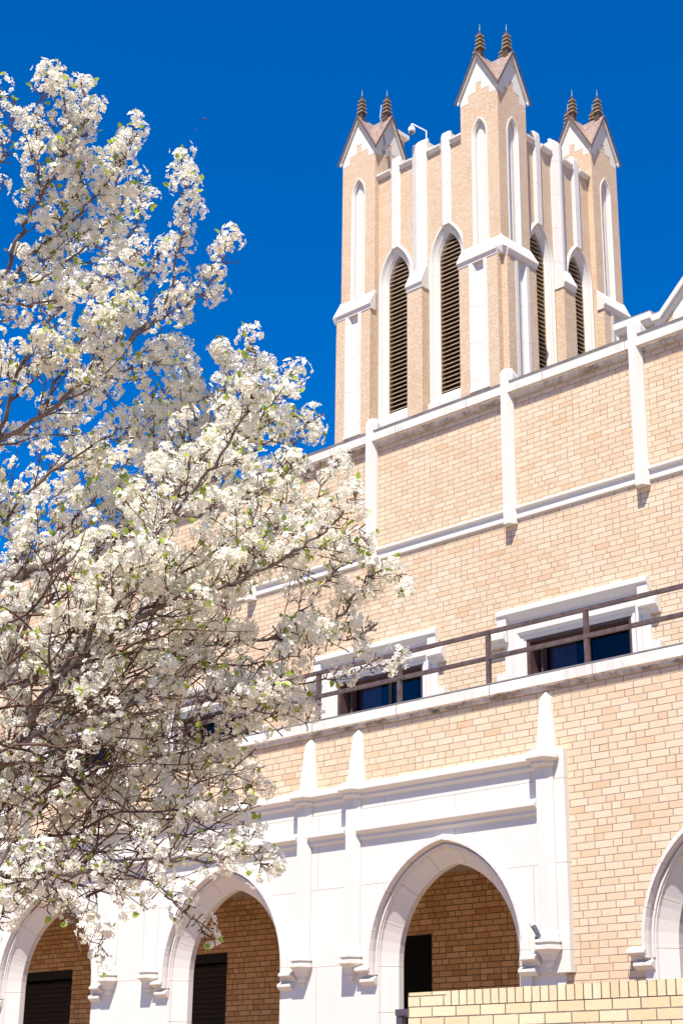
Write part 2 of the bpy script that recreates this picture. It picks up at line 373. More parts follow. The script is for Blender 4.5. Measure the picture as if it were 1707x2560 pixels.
cor = co.build('cornice', 'cornice_stone', bl)
fl = MB(); fl.prism_x(-42.2, -2.4, [(U-0.075, 10.499), (U-0.085, 10.54), (U+0.3, 10.58), (U+0.3, 10.543), (U+0.02, 10.543)]); fl.build('flashing', 'flash', cor)
st = MB()
st.prism_x(-42, -2.5, [(U, 8.655), (U-0.026, 8.665), (U-0.026, 8.697), (U-0.008, 8.712), (U-0.008, 8.775), (U-0.04, 8.795), (U-0.04, 8.825), (U, 8.842)])
st.build('string_course', 'stone', bl)
for x in (-23.75, -21.38, -19.0, -16.62, -14.245, -11.865, -9.9, -7.52):
    p = MB(); d, h = 0.115, 0.092
    semioct(p, x, U, [(8.60, h*0.98, d*0.92), (8.60, h, d), (10.66, h, d), (10.73, h*0.8, d*0.6)], 0.5)
    p.rings([[(x-h*0.98, U-0.02, 10.45), (x+h*0.98, U-0.02, 10.45), (x+h*0.98, U+0.25, 10.45), (x-h*0.98, U+0.25, 10.45)],
             [(x-h*0.98, U-0.02, 10.665), (x+h*0.98, U-0.02, 10.665), (x+h*0.98, U+0.25, 10.56), (x-h*0.98, U+0.25, 10.56)],
             [(x-h*0.75, U-0.0, 10.725), (x+h*0.75, U-0.0, 10.725), (x+h*0.75, U+0.25, 10.60), (x-h*0.75, U+0.25, 10.60)]])
    p.build('pilaster', 'stone' if x > -16 else 'stone', bl)
for x in WINS:
    s = MB()
    # stone surround ring, moulded frame stepping into the opening
    def ring(a, b, ya, yb, ta, tb):
        P = [(x-a, ta), (x+a, ta), (x+b, tb), (x-b, tb)]
        s.face([(x-a,ya,6.40),(x-b,yb,6.40),(x-b,yb,tb),(x-a,ya,ta)]); s.face([(x+a,ya,6.40),(x+a,ya,ta),(x+b,yb,tb),(x+b,yb,6.40)])
        s.face([(x-a,ya,ta),(x-b,yb,tb),(x+b,yb,tb),(x+a,ya,ta)])
    Y0 = U-0.03
    ring(1.05, 1.05, U+0.10, Y0, 7.36, 7.36); ring(1.05, 0.945, Y0, Y0, 7.36, 7.275); ring(0.945, 0.94, Y0, Y0+0.012, 7.275, 7.27); ring(0.94, 0.932, Y0+0.012, Y0+0.012, 7.27, 7.262); ring(0.932, 0.928, Y0+0.012, Y0-0.004, 7.262, 7.258)
    ring(0.928, 0.86, Y0-0.004, Y0-0.004, 7.258, 7.19); ring(0.86, 0.825, Y0-0.004, Y0+0.03, 7.19, 7.155); ring(0.825, 0.79, Y0+0.03, Y0+0.03, 7.155, 7.125); ring(0.79, 0.785, Y0+0.03, Y0+0.045, 7.125, 7.12)
    ring(0.785, 0.76, Y0+0.045, Y0+0.045, 7.12, 7.10); ring(0.76, 0.76, Y0+0.045, Y0+0.24, 7.10, 7.10)
    for sg in (-1, 1): s.box(*sorted((x+sg*1.0, x+sg*1.175)), U-0.045, U+0.02, 6.35, 6.725)
    s.prism_x(x-1.1, x+1.1, [(U+0.12, 6.30), (U-0.06, 6.30), (U-0.06, 6.39), (U+0.20, 6.44), (U+0.2, 6.30)])
    wo_ = s.build('window', 'stone', bl)
    h = MB(); HP = [(U, 7.345), (U-0.035, 7.35), (U-0.06, 7.385), (U-0.105, 7.43), (U-0.105, 7.475), (U-0.05, 7.512), (U, 7.516)]
    h.prism_x(x-1.13, x+1.065, HP)
    for sg, xa in ((-1, x-1.13), (1, x+1.065)):
        xi = xa-sg*0.14
        h.prism_x(*sorted((xa-sg*0.004, xi)), [(U+0.002, 7.10), (U-0.085, 7.10), (U-0.085, 7.40), (U+0.002, 7.40)])
        h.prism_x(*sorted((xi+sg*0.012, xa+sg*0.115)), [(U-0.001, 7.06), (U-0.045, 7.065), (U-0.055, 7.10), (U-0.115, 7.14), (U-0.115, 7.20), (U-0.06, 7.245), (U-0.001, 7.25)])
    h.build('hood_mould', 'stone', wo_)
    f = MB(); y0, y1 = U+0.215, U+0.27; yf = U+0.022
    f.box(x-hw+0.002, x-hw+0.045, yf, y1, 6.44, zt-0.002); f.box(x+hw-0.035, x+hw-0.002, yf, y1, 6.44, zt-0.002); f.box(x-hw+0.045, x+hw-0.035, yf+0.002, y1, 7.065, zt-0.002); f.box(x-hw+0.045, x+hw-0.035, yf, y1, 6.44, 6.50)
    f.box(x-hw+0.10, x-hw+0.13, y0-0.05, y1+0.02, 6.5, 7.064); f.box(x-0.02, x+0.025, y0+0.01, y1, 6.50, 7.064)
    f.build('window_frame', 'frame', wo_)
    q = MB(); q.box(x-hw+0.04, x+hw-0.03, U+0.245, U+0.25, 6.46, 7.075); q.build('pane', 'glass', wo_)
    q = MB(); n = 10
    pr = [(x-hw+0.10+0.42*i/n, U+0.315+0.018*(i % 2)) for i in range(n+1)]
    for a, b in zip(pr, pr[1:]): q.face([(a[0],a[1],6.42),(b[0],b[1],6.42),(b[0],b[1],7.06),(a[0],a[1],7.06)])
    q.build('curtain', 'curtain', wo_)
    q = MB(); q.box(x-1.0, x+1.0, U+1.2, U+1.25, 5.9, 8.0); q.box(x-1.03, x-1.0, U+0.36, U+1.25, 5.9, 8.0); q.box(x+1.0, x+1.03, U+0.36, U+1.25, 5.9, 8.0); q.box(x-1.03, x+1.03, U+0.36, U+1.25, 7.6, 7.65)
    q.box(x-1.03, x+1.03, U+0.36, U+1.25, 6.0, 6.05)
    for X0, X1, Z0, Z1 in ((x-1.05, x-hw, 6.3, 7.65), (x+hw, x+1.05, 6.3, 7.65), (x-hw, x+hw, zt, 7.65), (x-hw, x+hw, 6.0, 6.44)): q.box(X0, X1, U+0.272, U+0.345, Z0, Z1)
    q.build('room', 'room', wo_)

# ------------------------------------------------------------------ arcaded porch
A = 12.32; YP = 12.25
po = thing('arcaded_porch', 'pale limestone porch with pointed arches under a buff brick band, terrace on top', 'porch', (-13.8, A, 0))
CX = [-10.58, -13.79, -17.02, -20.25, -23.48] ; CX4 = -7.34
HALF, COFF, ZS = 0.76, 0.17, 3.12
# brick band and brick right of the stone panels
mb = MB(); XL, XR, PR = -27.0, -2.5, -9.11
mb.face([(XL,A,4.90),(PR,A,4.90),(PR,A,5.63),(XL,A,5.63)])
c4 = arch_pts(CX4, ZS, HALF, COFF, 14, 0.26)
mb.face([(PR,A,2.9),(c4[0][0],A,2.9),(c4[0][0],A,5.63),(PR,A,5.63)]); mb.face([(-9.20,A,0),(c4[0][0],A,0),(c4[0][0],A,2.9),(-9.20,A,2.9)])
mb.face([(c4[0][0],A,ZS),(c4[0][0],A,5.63),(c4[0][0]+1e-4,A,5.63),(c4[0][0]+1e-4,A,ZS)])
for (xa, za), (xb, zb_) in zip(c4, c4[1:]): mb.face([(xa,A,za),(xb,A,zb_),(xb,A,5.63),(xa,A,5.63)])
mb.face([(c4[-1][0],A,0),(XR,A,0),(XR,A,5.63),(c4[-1][0],A,5.63)])
mb.face([(XL,A,0),(XL,A+3,0),(XL,A+3,5.63),(XL,A,5.63)]); mb.face([(XR,A,0),(XR,A+2.75,0),(XR,A+2.75,5.63),(XR,A,5.63)])
mb.build('brick_band', 'brick', po)
# limestone panels with arched holes
pn = MB(); tops = 4.96
edges = [PR] + [(a+b)/2 for a, b in zip(CX, CX[1:])] + [CX[-1]-1.62]
for i, cx in enumerate(CX):
    x1, x0 = edges[i], edges[i+1]; p = arch_pts(cx, ZS, HALF, COFF, 14, 0.26)
    zlo = 2.92 if i == 0 else 0
    pn.face([(x0,YP,0),(p[0][0],YP,0),(p[0][0],YP,tops),(x0,YP,tops)]); pn.face([(p[-1][0],YP,zlo),(x1,YP,zlo),(x1,YP,tops),(p[-1][0],YP,tops)])
    for (xa, za), (xb, zb_) in zip(p, p[1:]): pn.face([(xa,YP,za),(xb,YP,zb_),(xb,YP,tops),(xa,YP,tops)])
    for sg in (-1, 1): pn.box(*sorted((cx+sg*(HALF+0.150), cx+sg*(HALF+0.262))), YP+0.0015, YP+0.1, 0, 2.995)
    if i == 0: pn.face([(p[-1][0],YP+0.04,0),(-9.20,YP+0.04,0),(-9.20,YP+0.04,2.92),(p[-1][0],YP+0.04,2.92)]); pn.face([(-9.20,YP+0.04,0),(-9.20,A,0),(-9.20,A,2.92),(-9.20,YP+0.04,2.92)])
pn.face([(PR,YP,2.92),(PR,A+0.01,2.92),(PR,A+0.01,tops),(PR,YP,tops)]); pn.face([(PR-0.5,YP,2.92),(PR,YP,2.92),(PR,A,2.92),(PR-0.5,A,2.92)])
pn.face([(XL,YP,tops),(PR,YP,tops),(PR,A,tops),(XL,A,tops)]); pn.face([(XL,YP,0),(edges[-1],YP,0),(edges[-1],YP,tops),(XL,YP,tops)])
pn.build('stone_panel', 'panel', po)
def arch(cx, yo=0.0, jambstone=False):
    a = MB()
    arch_sweep(a, cx, ZS, HALF, COFF, [(0.155, YP+0.005+yo), (0.135, YP+0.005+yo), (0.125, YP+0.03+yo), (0.0, YP+0.155+yo), (0.0, YP+0.225+yo), (0.4, YP+0.225+yo)], 0.0)
    if jambstone:
        for sg in (-1, 1): a.box(*sorted((cx+sg*(HALF+0.155), cx+sg*(HALF+0.25))), YP+0.055, A+0.02, 0, 3.0)
    o = a.build('arch', 'voussoir', po)
    h = MB()
    arch_sweep(h, cx, ZS, HALF, COFF, [(0.265, YP+yo+0.01), (0.262, YP-0.03+yo), (0.235, YP-0.068+yo), (0.205, YP-0.068+yo), (0.19, YP-0.03+yo), (0.183, YP+0.02+yo), (0.172, YP+0.02+yo), (0.168, YP-0.012+yo), (0.148, YP-0.012+yo), (0.14, YP+0.02+yo)], 3.0)
    h.build('hood_mould', 'voussoir', o)
    for sg in (-1, 1):
        b = MB(); xa = cx+sg*(HALF+0.20); xb = cx+sg*(HALF+0.385); y = YP+yo
        b.prism_x(*sorted((xa, xb)), [(y+0.05, 2.99), (y-0.012, 2.992), (y-0.022, 3.015), (y-0.09, 3.045), (y-0.09, 3.066), (y-0.02, 3.10), (y+0.05, 3.105)])
        xa = cx+sg*(HALF+0.15); xb = cx+sg*(HALF+0.345)
        b.prism_x(*sorted((xa, xb)), [(y+0.05, 2.90), (y-0.008, 2.903), (y-0.055, 2.938), (y-0.055, 2.962), (y-0.01, 2.984), (y+0.05, 2.984)])
        b.build('label_stop', 'stone', o)
for cx in CX: arch(cx)
arch(CX4, 0.06, True)
# cornice and lower moulding
XS = []
for i, cx in enumerate(CX):
    XS += [cx+1.25] if i == 0 else [cx+1.31]
    XS += [cx-1.31 if i else cx-1.25]
XS = sorted([CX[0]+1.25] + [s for cx in CX for s in (cx-1.245,)] + [cx+1.375 - 0.13 for cx in CX[1:]])
c = MB(); PRF = lambda z, k=1.0: [(YP+0.05, z-0.115), (YP-0.012, z-0.11), (YP-0.030*k, z-0.085), (YP-0.022*k, z-0.062), (YP-0.075*k, z-0.022), (YP-0.075*k, z), (YP-0.01, z+0.05), (YP+0.05, z+0.055)]
c.prism_x(XL, XS[-1]+0.02, PRF(4.895))
for x in XS:      # the cornice breaks forward round each shaft
    semioct(c, x, YP, [(4.79, 0.105, 0.10), (4.82, 0.125, 0.125), (4.838, 0.118, 0.12), (4.87, 0.17, 0.165), (4.90, 0.17, 0.165), (4.965, 0.125, 0.10)], 0.62)
c.build('cornice', 'stone', po)
c = MB(); xs = [XL]+XS
for a, b in zip(xs, xs[1:]): c.prism_x(a+(0.085 if a != XL else 0), b-0.085, PRF(4.465))
c.build('lower_moulding', 'stone', po)
for x in XS:
    s = MB(); semioct(s, x, YP, [(3.27, 0.10, 0.075), (4.80, 0.10, 0.075)], 0.55)
    o = s.build('shaft', 'stone', po)
    s = MB(); semioct(s, x, A, [(4.90, 0.098, 0.125), (4.96, 0.098, 0.125), (5.475, 0.056, 0.07), (5.54, 0.010, 0.015)], 0.6); s.build('obelisk', 'stone', o)
    s = MB(); semioct(s, x, YP, [(2.935, 0.008, 0.010), (2.950, 0.024, 0.032), (2.968, 0.022, 0.028), (2.974, 0.036, 0.042), (3.0, 0.050, 0.056), (3.028, 0.054, 0.052), (3.031, 0.070, 0.066), (3.08, 0.094, 0.086), (3.116, 0.120, 0.118), (3.120, 0.140, 0.146), (3.158, 0.140, 0.146), (3.163, 0.110, 0.106), (3.18, 0.110, 0.106), (3.184, 0.135, 0.138), (3.203, 0.135, 0.138), (3.214, 0.110, 0.102), (3.265, 0.110, 0.102), (3.28, 0.10, 0.078)], 0.62)
    s.build('corbel', 'stone', o)
# terrace ledge, slab, ceiling, inner walls
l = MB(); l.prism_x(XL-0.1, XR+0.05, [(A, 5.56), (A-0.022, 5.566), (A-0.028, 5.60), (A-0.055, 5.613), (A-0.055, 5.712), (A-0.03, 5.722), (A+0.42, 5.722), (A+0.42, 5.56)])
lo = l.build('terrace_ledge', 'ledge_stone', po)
l = MB(); l.box(XL-0.1, XR+0.05, A-0.045, A+0.42, 5.7235, 5.736); l.build('flashing', 'flash', lo)
l = MB(); l.box(XL, XR, A+0.42, U-0.01, 5.40, 5.60); l.build('terrace_floor', 'roofing', po)
l = MB(); l.box(XL, XR, YP+0.365, U-0.4, 4.36, 4.40); l.box(XL, XR, YP+0.365, YP+0.37, 4.2, 4.36); l.build('porch_ceiling', 'ceiling', po)
l = MB(); l.box(XL, XR, YP+0.2, U-0.4, 0.55, 0.60); l.build('porch_floor', 'porch_floor', po)
DOORS = [(-12.92, 3.71, 'black'), (-16.48, 3.68, 'panel'), (-19.82, 3.62, 'panel')]
YI = 14.70
mb = MB(); wall_holes(mb, XL, XR, 0.6, 4.4, YI, YI+0.25, [(x-1.75, x, 0.6, z) for x, z, k in DOORS]); mb.build('inner_wall', 'porch_brick', po)
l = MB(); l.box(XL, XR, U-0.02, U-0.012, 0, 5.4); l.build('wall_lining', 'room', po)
for x, z, k in DOORS:
    f = MB(); a, b = x-1.75, x
    if k == 'black':
        f.box(a, b, YI+0.2, YI+0.22, 0.6, z)  # no door leaf: a black sheet painted as the dark of the opening
        o = f.build('door', 'black', po)
    else:
        for i in range(46): zz = 0.62+i*0.066; f.prism_x(a+0.16, b-0.0, [(YI+0.10, zz), (YI+0.094, zz+0.03), (YI+0.10, zz+0.064), (YI+0.13, zz+0.064), (YI+0.13, zz)]) if zz+0.064 < z-0.12 else None
        o = f.build('door', 'door', po)
        f = MB(); f.box(a, b, YI+0.06, YI+0.2, z-0.12, z); f.box(a, a+0.16, YI+0.06, YI+0.2, 0.6, z-0.12); f.build('door_frame', 'door_frame', o)

# ------------------------------------------------------------------ terrace railing
ra = thing('terrace_railing', 'rusty brown two rail metal railing along the terrace ledge', 'railing', (-11, 12.45, 5.73))
YR = 12.45; x = -8.93
while x > -26:
    p = MB(); p.box(x-0.021, x+0.021, YR-0.021, YR+0.021, 5.737, 6.302); p.build('post', 'rail', ra); x -= 1.22
x = -7.71
while x < -2.6: p = MB(); p.box(x-0.021, x+0.021, YR-0.021, YR+0.021, 5.737, 6.302); p.build('post', 'rail', ra); x += 1.22
for z in (6.325, 6.055):
    p = MB(); p.box(-26.5, -2.6, YR-0.022, YR+0.022, z-0.019, z+0.019); p.build('rail', 'rail', ra)

# ------------------------------------------------------------------ yellow brick wall in front, handrail
fw = thing('garden_wall', 'low yellow wire-cut brick wall with upright brick top course, nearest the viewer', 'wall', (-4, 8.5, 0))
X0 = -7.595
mb = MB(); mb.box(X0, 1.5, 8.40, 8.72, 0, 2.370); mb.box(X0, X0+0.335, 8.4, 8.72, 2.370, 2.440); mb.box(X0, X0+0.335, 8.4, 8.72, 2.440, 2.463); mb.build('brickwork', 'yellow_brick', fw)
mb = MB(); mb.box(X0+0.337, 1.5, 8.397, 8.723, 2.372, 2.463); mb.build('top_course', 'yellow_rowlock', fw)
hr = thing('handrail', 'short purple brown metal handrail ending at the yellow brick wall', 'handrail', (-7.84, 8.6, 0))
p = MB(); p.box(-7.865, -7.815, 8.575, 8.625, 0, 2.33); p.build('post', 'handrail', hr)
p = MB(); p.box(-7.87, -7.595, 8.57, 8.63, 2.332, 2.375); p.build('rail', 'handrail', hr)
p = MB(); p.box(-7.87, -7.81, 8.632, 10.6, 2.332, 2.372); p.build('rail', 'handrail', hr)
p = MB(); p.box(-7.815, -7.597, 8.585, 8.615, 1.25, 1.28); p.build('rail', 'handrail', hr)

# ------------------------------------------------------------------ floodlight on the porch
sp_ = thing('wall_spotlight', 'small tilted metal spotlight fixed beside a corbel on the porch', 'spotlight', (-9.40, 12.2, 3.2))
p = MB(); p.cyl((-9.38, 12.25, 3.25), (-9.38, 12.19, 3.25), 0.035, 0.03); p.box(-9.43, -9.35, 12.15, 12.2, 3.205, 3.24); p.build('bracket', 'steel', sp_)
p = MB(); p.cyl((-9.375, 12.15, 3.235), (-9.43, 12.12, 3.345), 0.022, 0.026, 12); o = p.build('lamp_body', 'steel', sp_)
p = MB(); p.cyl((-9.4235, 12.1235, 3.333), (-9.437, 12.116, 3.362), 0.030, 0.030, 12); p.build('lens', 'white_plastic', o)
p = MB(); p.tube([(-9.42, 12.16, 3.21), (-9.425, 12.15, 3.18), (-9.405, 12.16, 3.165), (-9.39, 12.17, 3.19)], 0.005, 6); p.build('wire', 'cable', sp_)

# ------------------------------------------------------------------ gabled wing between block and tower
YG = 25.5
def at(px, py, Y):
    d = AX_F + AX_R*((px-W_PX/2)/F_PX) + AX_U*((H_PX/2-py)/F_PX); return d.x*Y/d.y, EYE+d.z*Y/d.y
gw = thing('gabled_wing', 'brick gable end with white stone coping rising at the right edge behind the cornice', 'building', (-14, YG, 0))
(xa, za), (xk, zk), (xs_, zs_), (xe, ze) = at(1531, 812, YG), at(1622, 776, YG), at(1645, 772, YG), at(1707, 681, YG)
sl_ = (ze-zs_)/(xe-xs_); xap = xs_+3.6; zap = zs_+sl_*3.6
pl = [(xa, za), (xk, za), (xk+0.05, za-0.10), (xs_, za-0.10), (xap, zap), (2*xap-xs_, za-0.10), (2*xap-xa, za-0.1)]
mb = MB(); mb.prism_y(YG+0.12, YG+0.5, [(xa+0.06, 8.0)] + [(x+0.05, z-0.2) for x, z in pl] + [(2*xap-xa, 8.0)]); mb.build('wall', 'tower_brick', gw)
mb = MB()
for (x0_, z0_), (x1_, z1_) in zip(pl, pl[1:]):
    mb.rings([[(x0_, YG, z0_), (x0_, YG+0.5, z0_), (x0_, YG+0.5, z0_-0.16), (x0_, YG, z0_-0.14)], [(x1_, YG, z1_), (x1_, YG+0.5, z1_), (x1_, YG+0.5, z1_-0.16), (x1_, YG, z1_-0.14)]])
    mb.rings([[(x0_+0.02, YG+0.06, z0_-0.14), (x0_+0.02, YG+0.4, z0_-0.14), (x0_+0.02, YG+0.4, z0_-0.24), (x0_+0.02, YG+0.09, z0_-0.24)], [(x1_+0.02, YG+0.06, z1_-0.14), (x1_+0.02, YG+0.4, z1_-0.14), (x1_+0.02, YG+0.4, z1_-0.24), (x1_+0.02, YG+0.09, z1_-0.24)]])
cg = mb.build('coping', 'stone', gw)
mb = MB()
for (x0_, z0_), (x1_, z1_) in zip(pl, pl[1:]): mb.rings([[(x0_, YG+0.02, z0_+0.002), (x0_, YG+0.5, z0_+0.002), (x0_, YG+0.5, z0_+0.035), (x0_, YG+0.02, z0_+0.035)], [(x1_, YG+0.02, z1_+0.002), (x1_, YG+0.5, z1_+0.002), (x1_, YG+0.5, z1_+0.035), (x1_, YG+0.02, z1_+0.035)]])
mb.build('flashing', 'flash', cg)
mb = MB()   # stone apex panel inset under the raking coping
k = [(xs_+0.25, za-0.32), (xs_+0.95, za-0.32), (xs_+0.95, zs_+sl_*0.95-0.32), (xs_+0.28, zs_+sl_*0.28-0.32)]
mb.prism_y(YG+0.115, YG+0.14, k); mb.build('stone_inset', 'stone', gw)

# ------------------------------------------------------------------ bell tower
SY = 0.94; TX, TF, TH = -30.15, 33.86, 3.35; TY = TF+TH*SY; WP = TH-0.20          # wall plane is 0.2 behind the turret faces
def face_tf(k):
    """local (u along face, d outward from the tower centre, z) to world"""
    if k == 0: return lambda u, d, z: (TX+u, TY-d*SY, z)
    if k == 1: return lambda u, d, z: (TX+d, TY+u*SY, z)
    if k == 2: return lambda u, d, z: (TX-u, TY+d*SY, z)
    return lambda u, d, z: (TX-d, TY-u*SY, z)
tw = thing('bell_tower', 'tall buff brick tower with white stone strips, louvred lancets and gabled corner turrets', 'tower', (TX, TY, 0))
Z0 = 14.0
def prism_u(mb, u0, u1, prof): mb.prism_x(u0, u1, prof)     # prof (d,z)
# wall faces
lou_spring, LH, LC = 26.65, 0.44, 0.91
mb = MB()
mb.box(TX-WP+0.6, TX+WP-0.6, TY-(WP-0.6)*SY, TY+(WP-0.6)*SY, Z0, 29.6)
for k in range(4):
    mb.f = face_tf(k)
    ua = -1.9
    for uc in (-1.08, 1.08):
        p = arch_pts(uc, lou_spring, LH, LC, 10, 0.30); x0, x1 = p[0][0], p[-1][0]
        mb.face([(ua, WP, Z0), (x0, WP, Z0), (x0, WP, 30.8), (ua, WP, 30.8)])
        for (xa_, za_), (xb_, zb2) in zip(p, p[1:]): mb.face([(xa_, WP, za_), (xb_, WP, zb2), (xb_, WP, 30.8), (xa_, WP, 30.8)])
        mb.face([(x0, WP, Z0), (x1, WP, Z0), (x1, WP, 21.75), (x0, WP, 21.75)])
        ua = x1
    mb.face([(ua, WP, Z0), (1.9, WP, Z0), (1.9, WP, 30.8), (ua, WP, 30.8)])
    mb.f = None
mb.box(TX-WP+0.01, TX+WP-0.01, TY-(WP-0.01)*SY, TY+(WP-0.01)*SY, 30.0, 30.05)
mb.build('wall', 'tower_brick', tw)
for k in range(4):
    tf = face_tf(k); vis = k in (0, 1)
    # parapet coping between the strips
    us = [(-1.86, -1.29), (-0.87, -0.32), (0.32, 0.87), (1.29, 1.86)]
    for a, b in us:
        c = MB(tf); c.prism_x(a, b, [(WP-0.3, 30.93), (WP+0.03, 30.93), (WP+0.13, 30.86), (WP+0.13, 30.80), (WP+0.06, 30.74), (WP+0.04, 30.68), (WP-0.3, 30.68)])
        c.build('parapet_coping', 'coping', tw)
    for uc in (-1.08, 1.08):
        s = MB(tf); h = 0.2
        s.rings([[(uc-h, WP-0.05, z), (uc-h, WP+p, z), (uc-h*0.6, WP+p+0.055, z), (uc+h*0.6, WP+p+0.055, z), (uc+h, WP+p, z), (uc+h, WP-0.05, z)] for z, p in ((27.85, 0.035), (31.08, 0.035), (31.09, 0.02), (31.22, 0.0))])
        s.rings([[(uc-h+.006, WP-0.32, z), (uc-h+.006, WP+0.028, z), (uc+h-.006, WP+0.028, z), (uc+h-.006, WP-0.32, z)] for z in (30.7, 31.152)])
        s.build('stone_strip', 'strip', tw)
        # louvred lancet
        a = MB(tf)
        arch_sweep(a, uc, lou_spring, LH, LC, [(0.31, WP-0.02), (0.31, WP+0.035), (0.24, WP+0.06), (0.20, WP+0.02), (0.17, WP-0.02), (0.145, WP-0.01), (0.11, WP-0.05), (0.08, WP-0.055), (0.0, WP-0.15), (0.0, WP-0.35)], 21.8, 10)
        a.prism_x(uc-0.78, uc+0.78, [(WP-0.35, 22.2), (WP-0.14, 22.2), (WP+0.09, 21.86), (WP+0.09, 21.74), (WP-0.35, 21.74)])
        o = a.build('belfry_opening', 'strip', tw)
        sl2 = MB(tf); ap = arch_pts(uc, lou_spring, LH, LC, 10, 0.0); z = 22.26
        while z < 27.5:
            hwid = LH
            if z+0.06 > lou_spring: hwid = math.sqrt(max(0, (LH+LC)**2-(z+0.06-lou_spring)**2))-LC
            if hwid > 0.05: sl2.prism_x(uc-hwid, uc+hwid, [(WP-0.155, z), (WP-0.155, z+0.028), (WP-0.30, z+0.075), (WP-0.30, z+0.055)])
            z += 0.147
        for sg in (-1, 1): sl2.box(*sorted((uc+sg*LH, uc+sg*(LH-0.03))), WP-0.33, WP-0.15, 22.2, lou_spring)
        sl2.build('louvre_slats', 'slat', o)
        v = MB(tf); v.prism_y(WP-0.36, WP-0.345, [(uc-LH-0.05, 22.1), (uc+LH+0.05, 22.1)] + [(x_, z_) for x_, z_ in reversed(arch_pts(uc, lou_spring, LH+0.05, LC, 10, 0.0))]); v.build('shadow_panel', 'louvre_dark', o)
    # central buttress and the broad strip above it
    b = MB(tf); b.box(-0.31, 0.31, WP-0.1, WP+0.36, Z0, 26.0); bo = b.build('buttress', 'tower_brick', tw)
    b = MB(tf); b.prism_x(-0.34, 0.34, [(WP-0.05, 25.84), (WP+0.38, 25.84), (WP+0.40, 25.95), (WP+0.44, 26.0), (WP+0.44, 26.04), (WP+0.17, 26.62), (WP-0.05, 26.62)]); b.build('weathering', 'strip', bo)
    b = MB(tf); h = 0.31
    b.rings([[(-h, WP-0.05, z), (-h, WP+0.08*q, z), (-0.05, WP+0.20*q, z), (0.05, WP+0.20*q, z), (h, WP+0.08*q, z), (h, WP-0.05, z)] for z, q in ((26.3, 1), (31.2, 1), (31.36, 0.3))])
    b.rings([[(-h+.006, WP-0.35, z), (-h+.006, WP+0.018, z), (h-.006, WP+0.018, z), (h-.006, WP-0.35, z)] for z in (30.7, 31.252)])
    b.build('stone_strip', 'strip', tw)

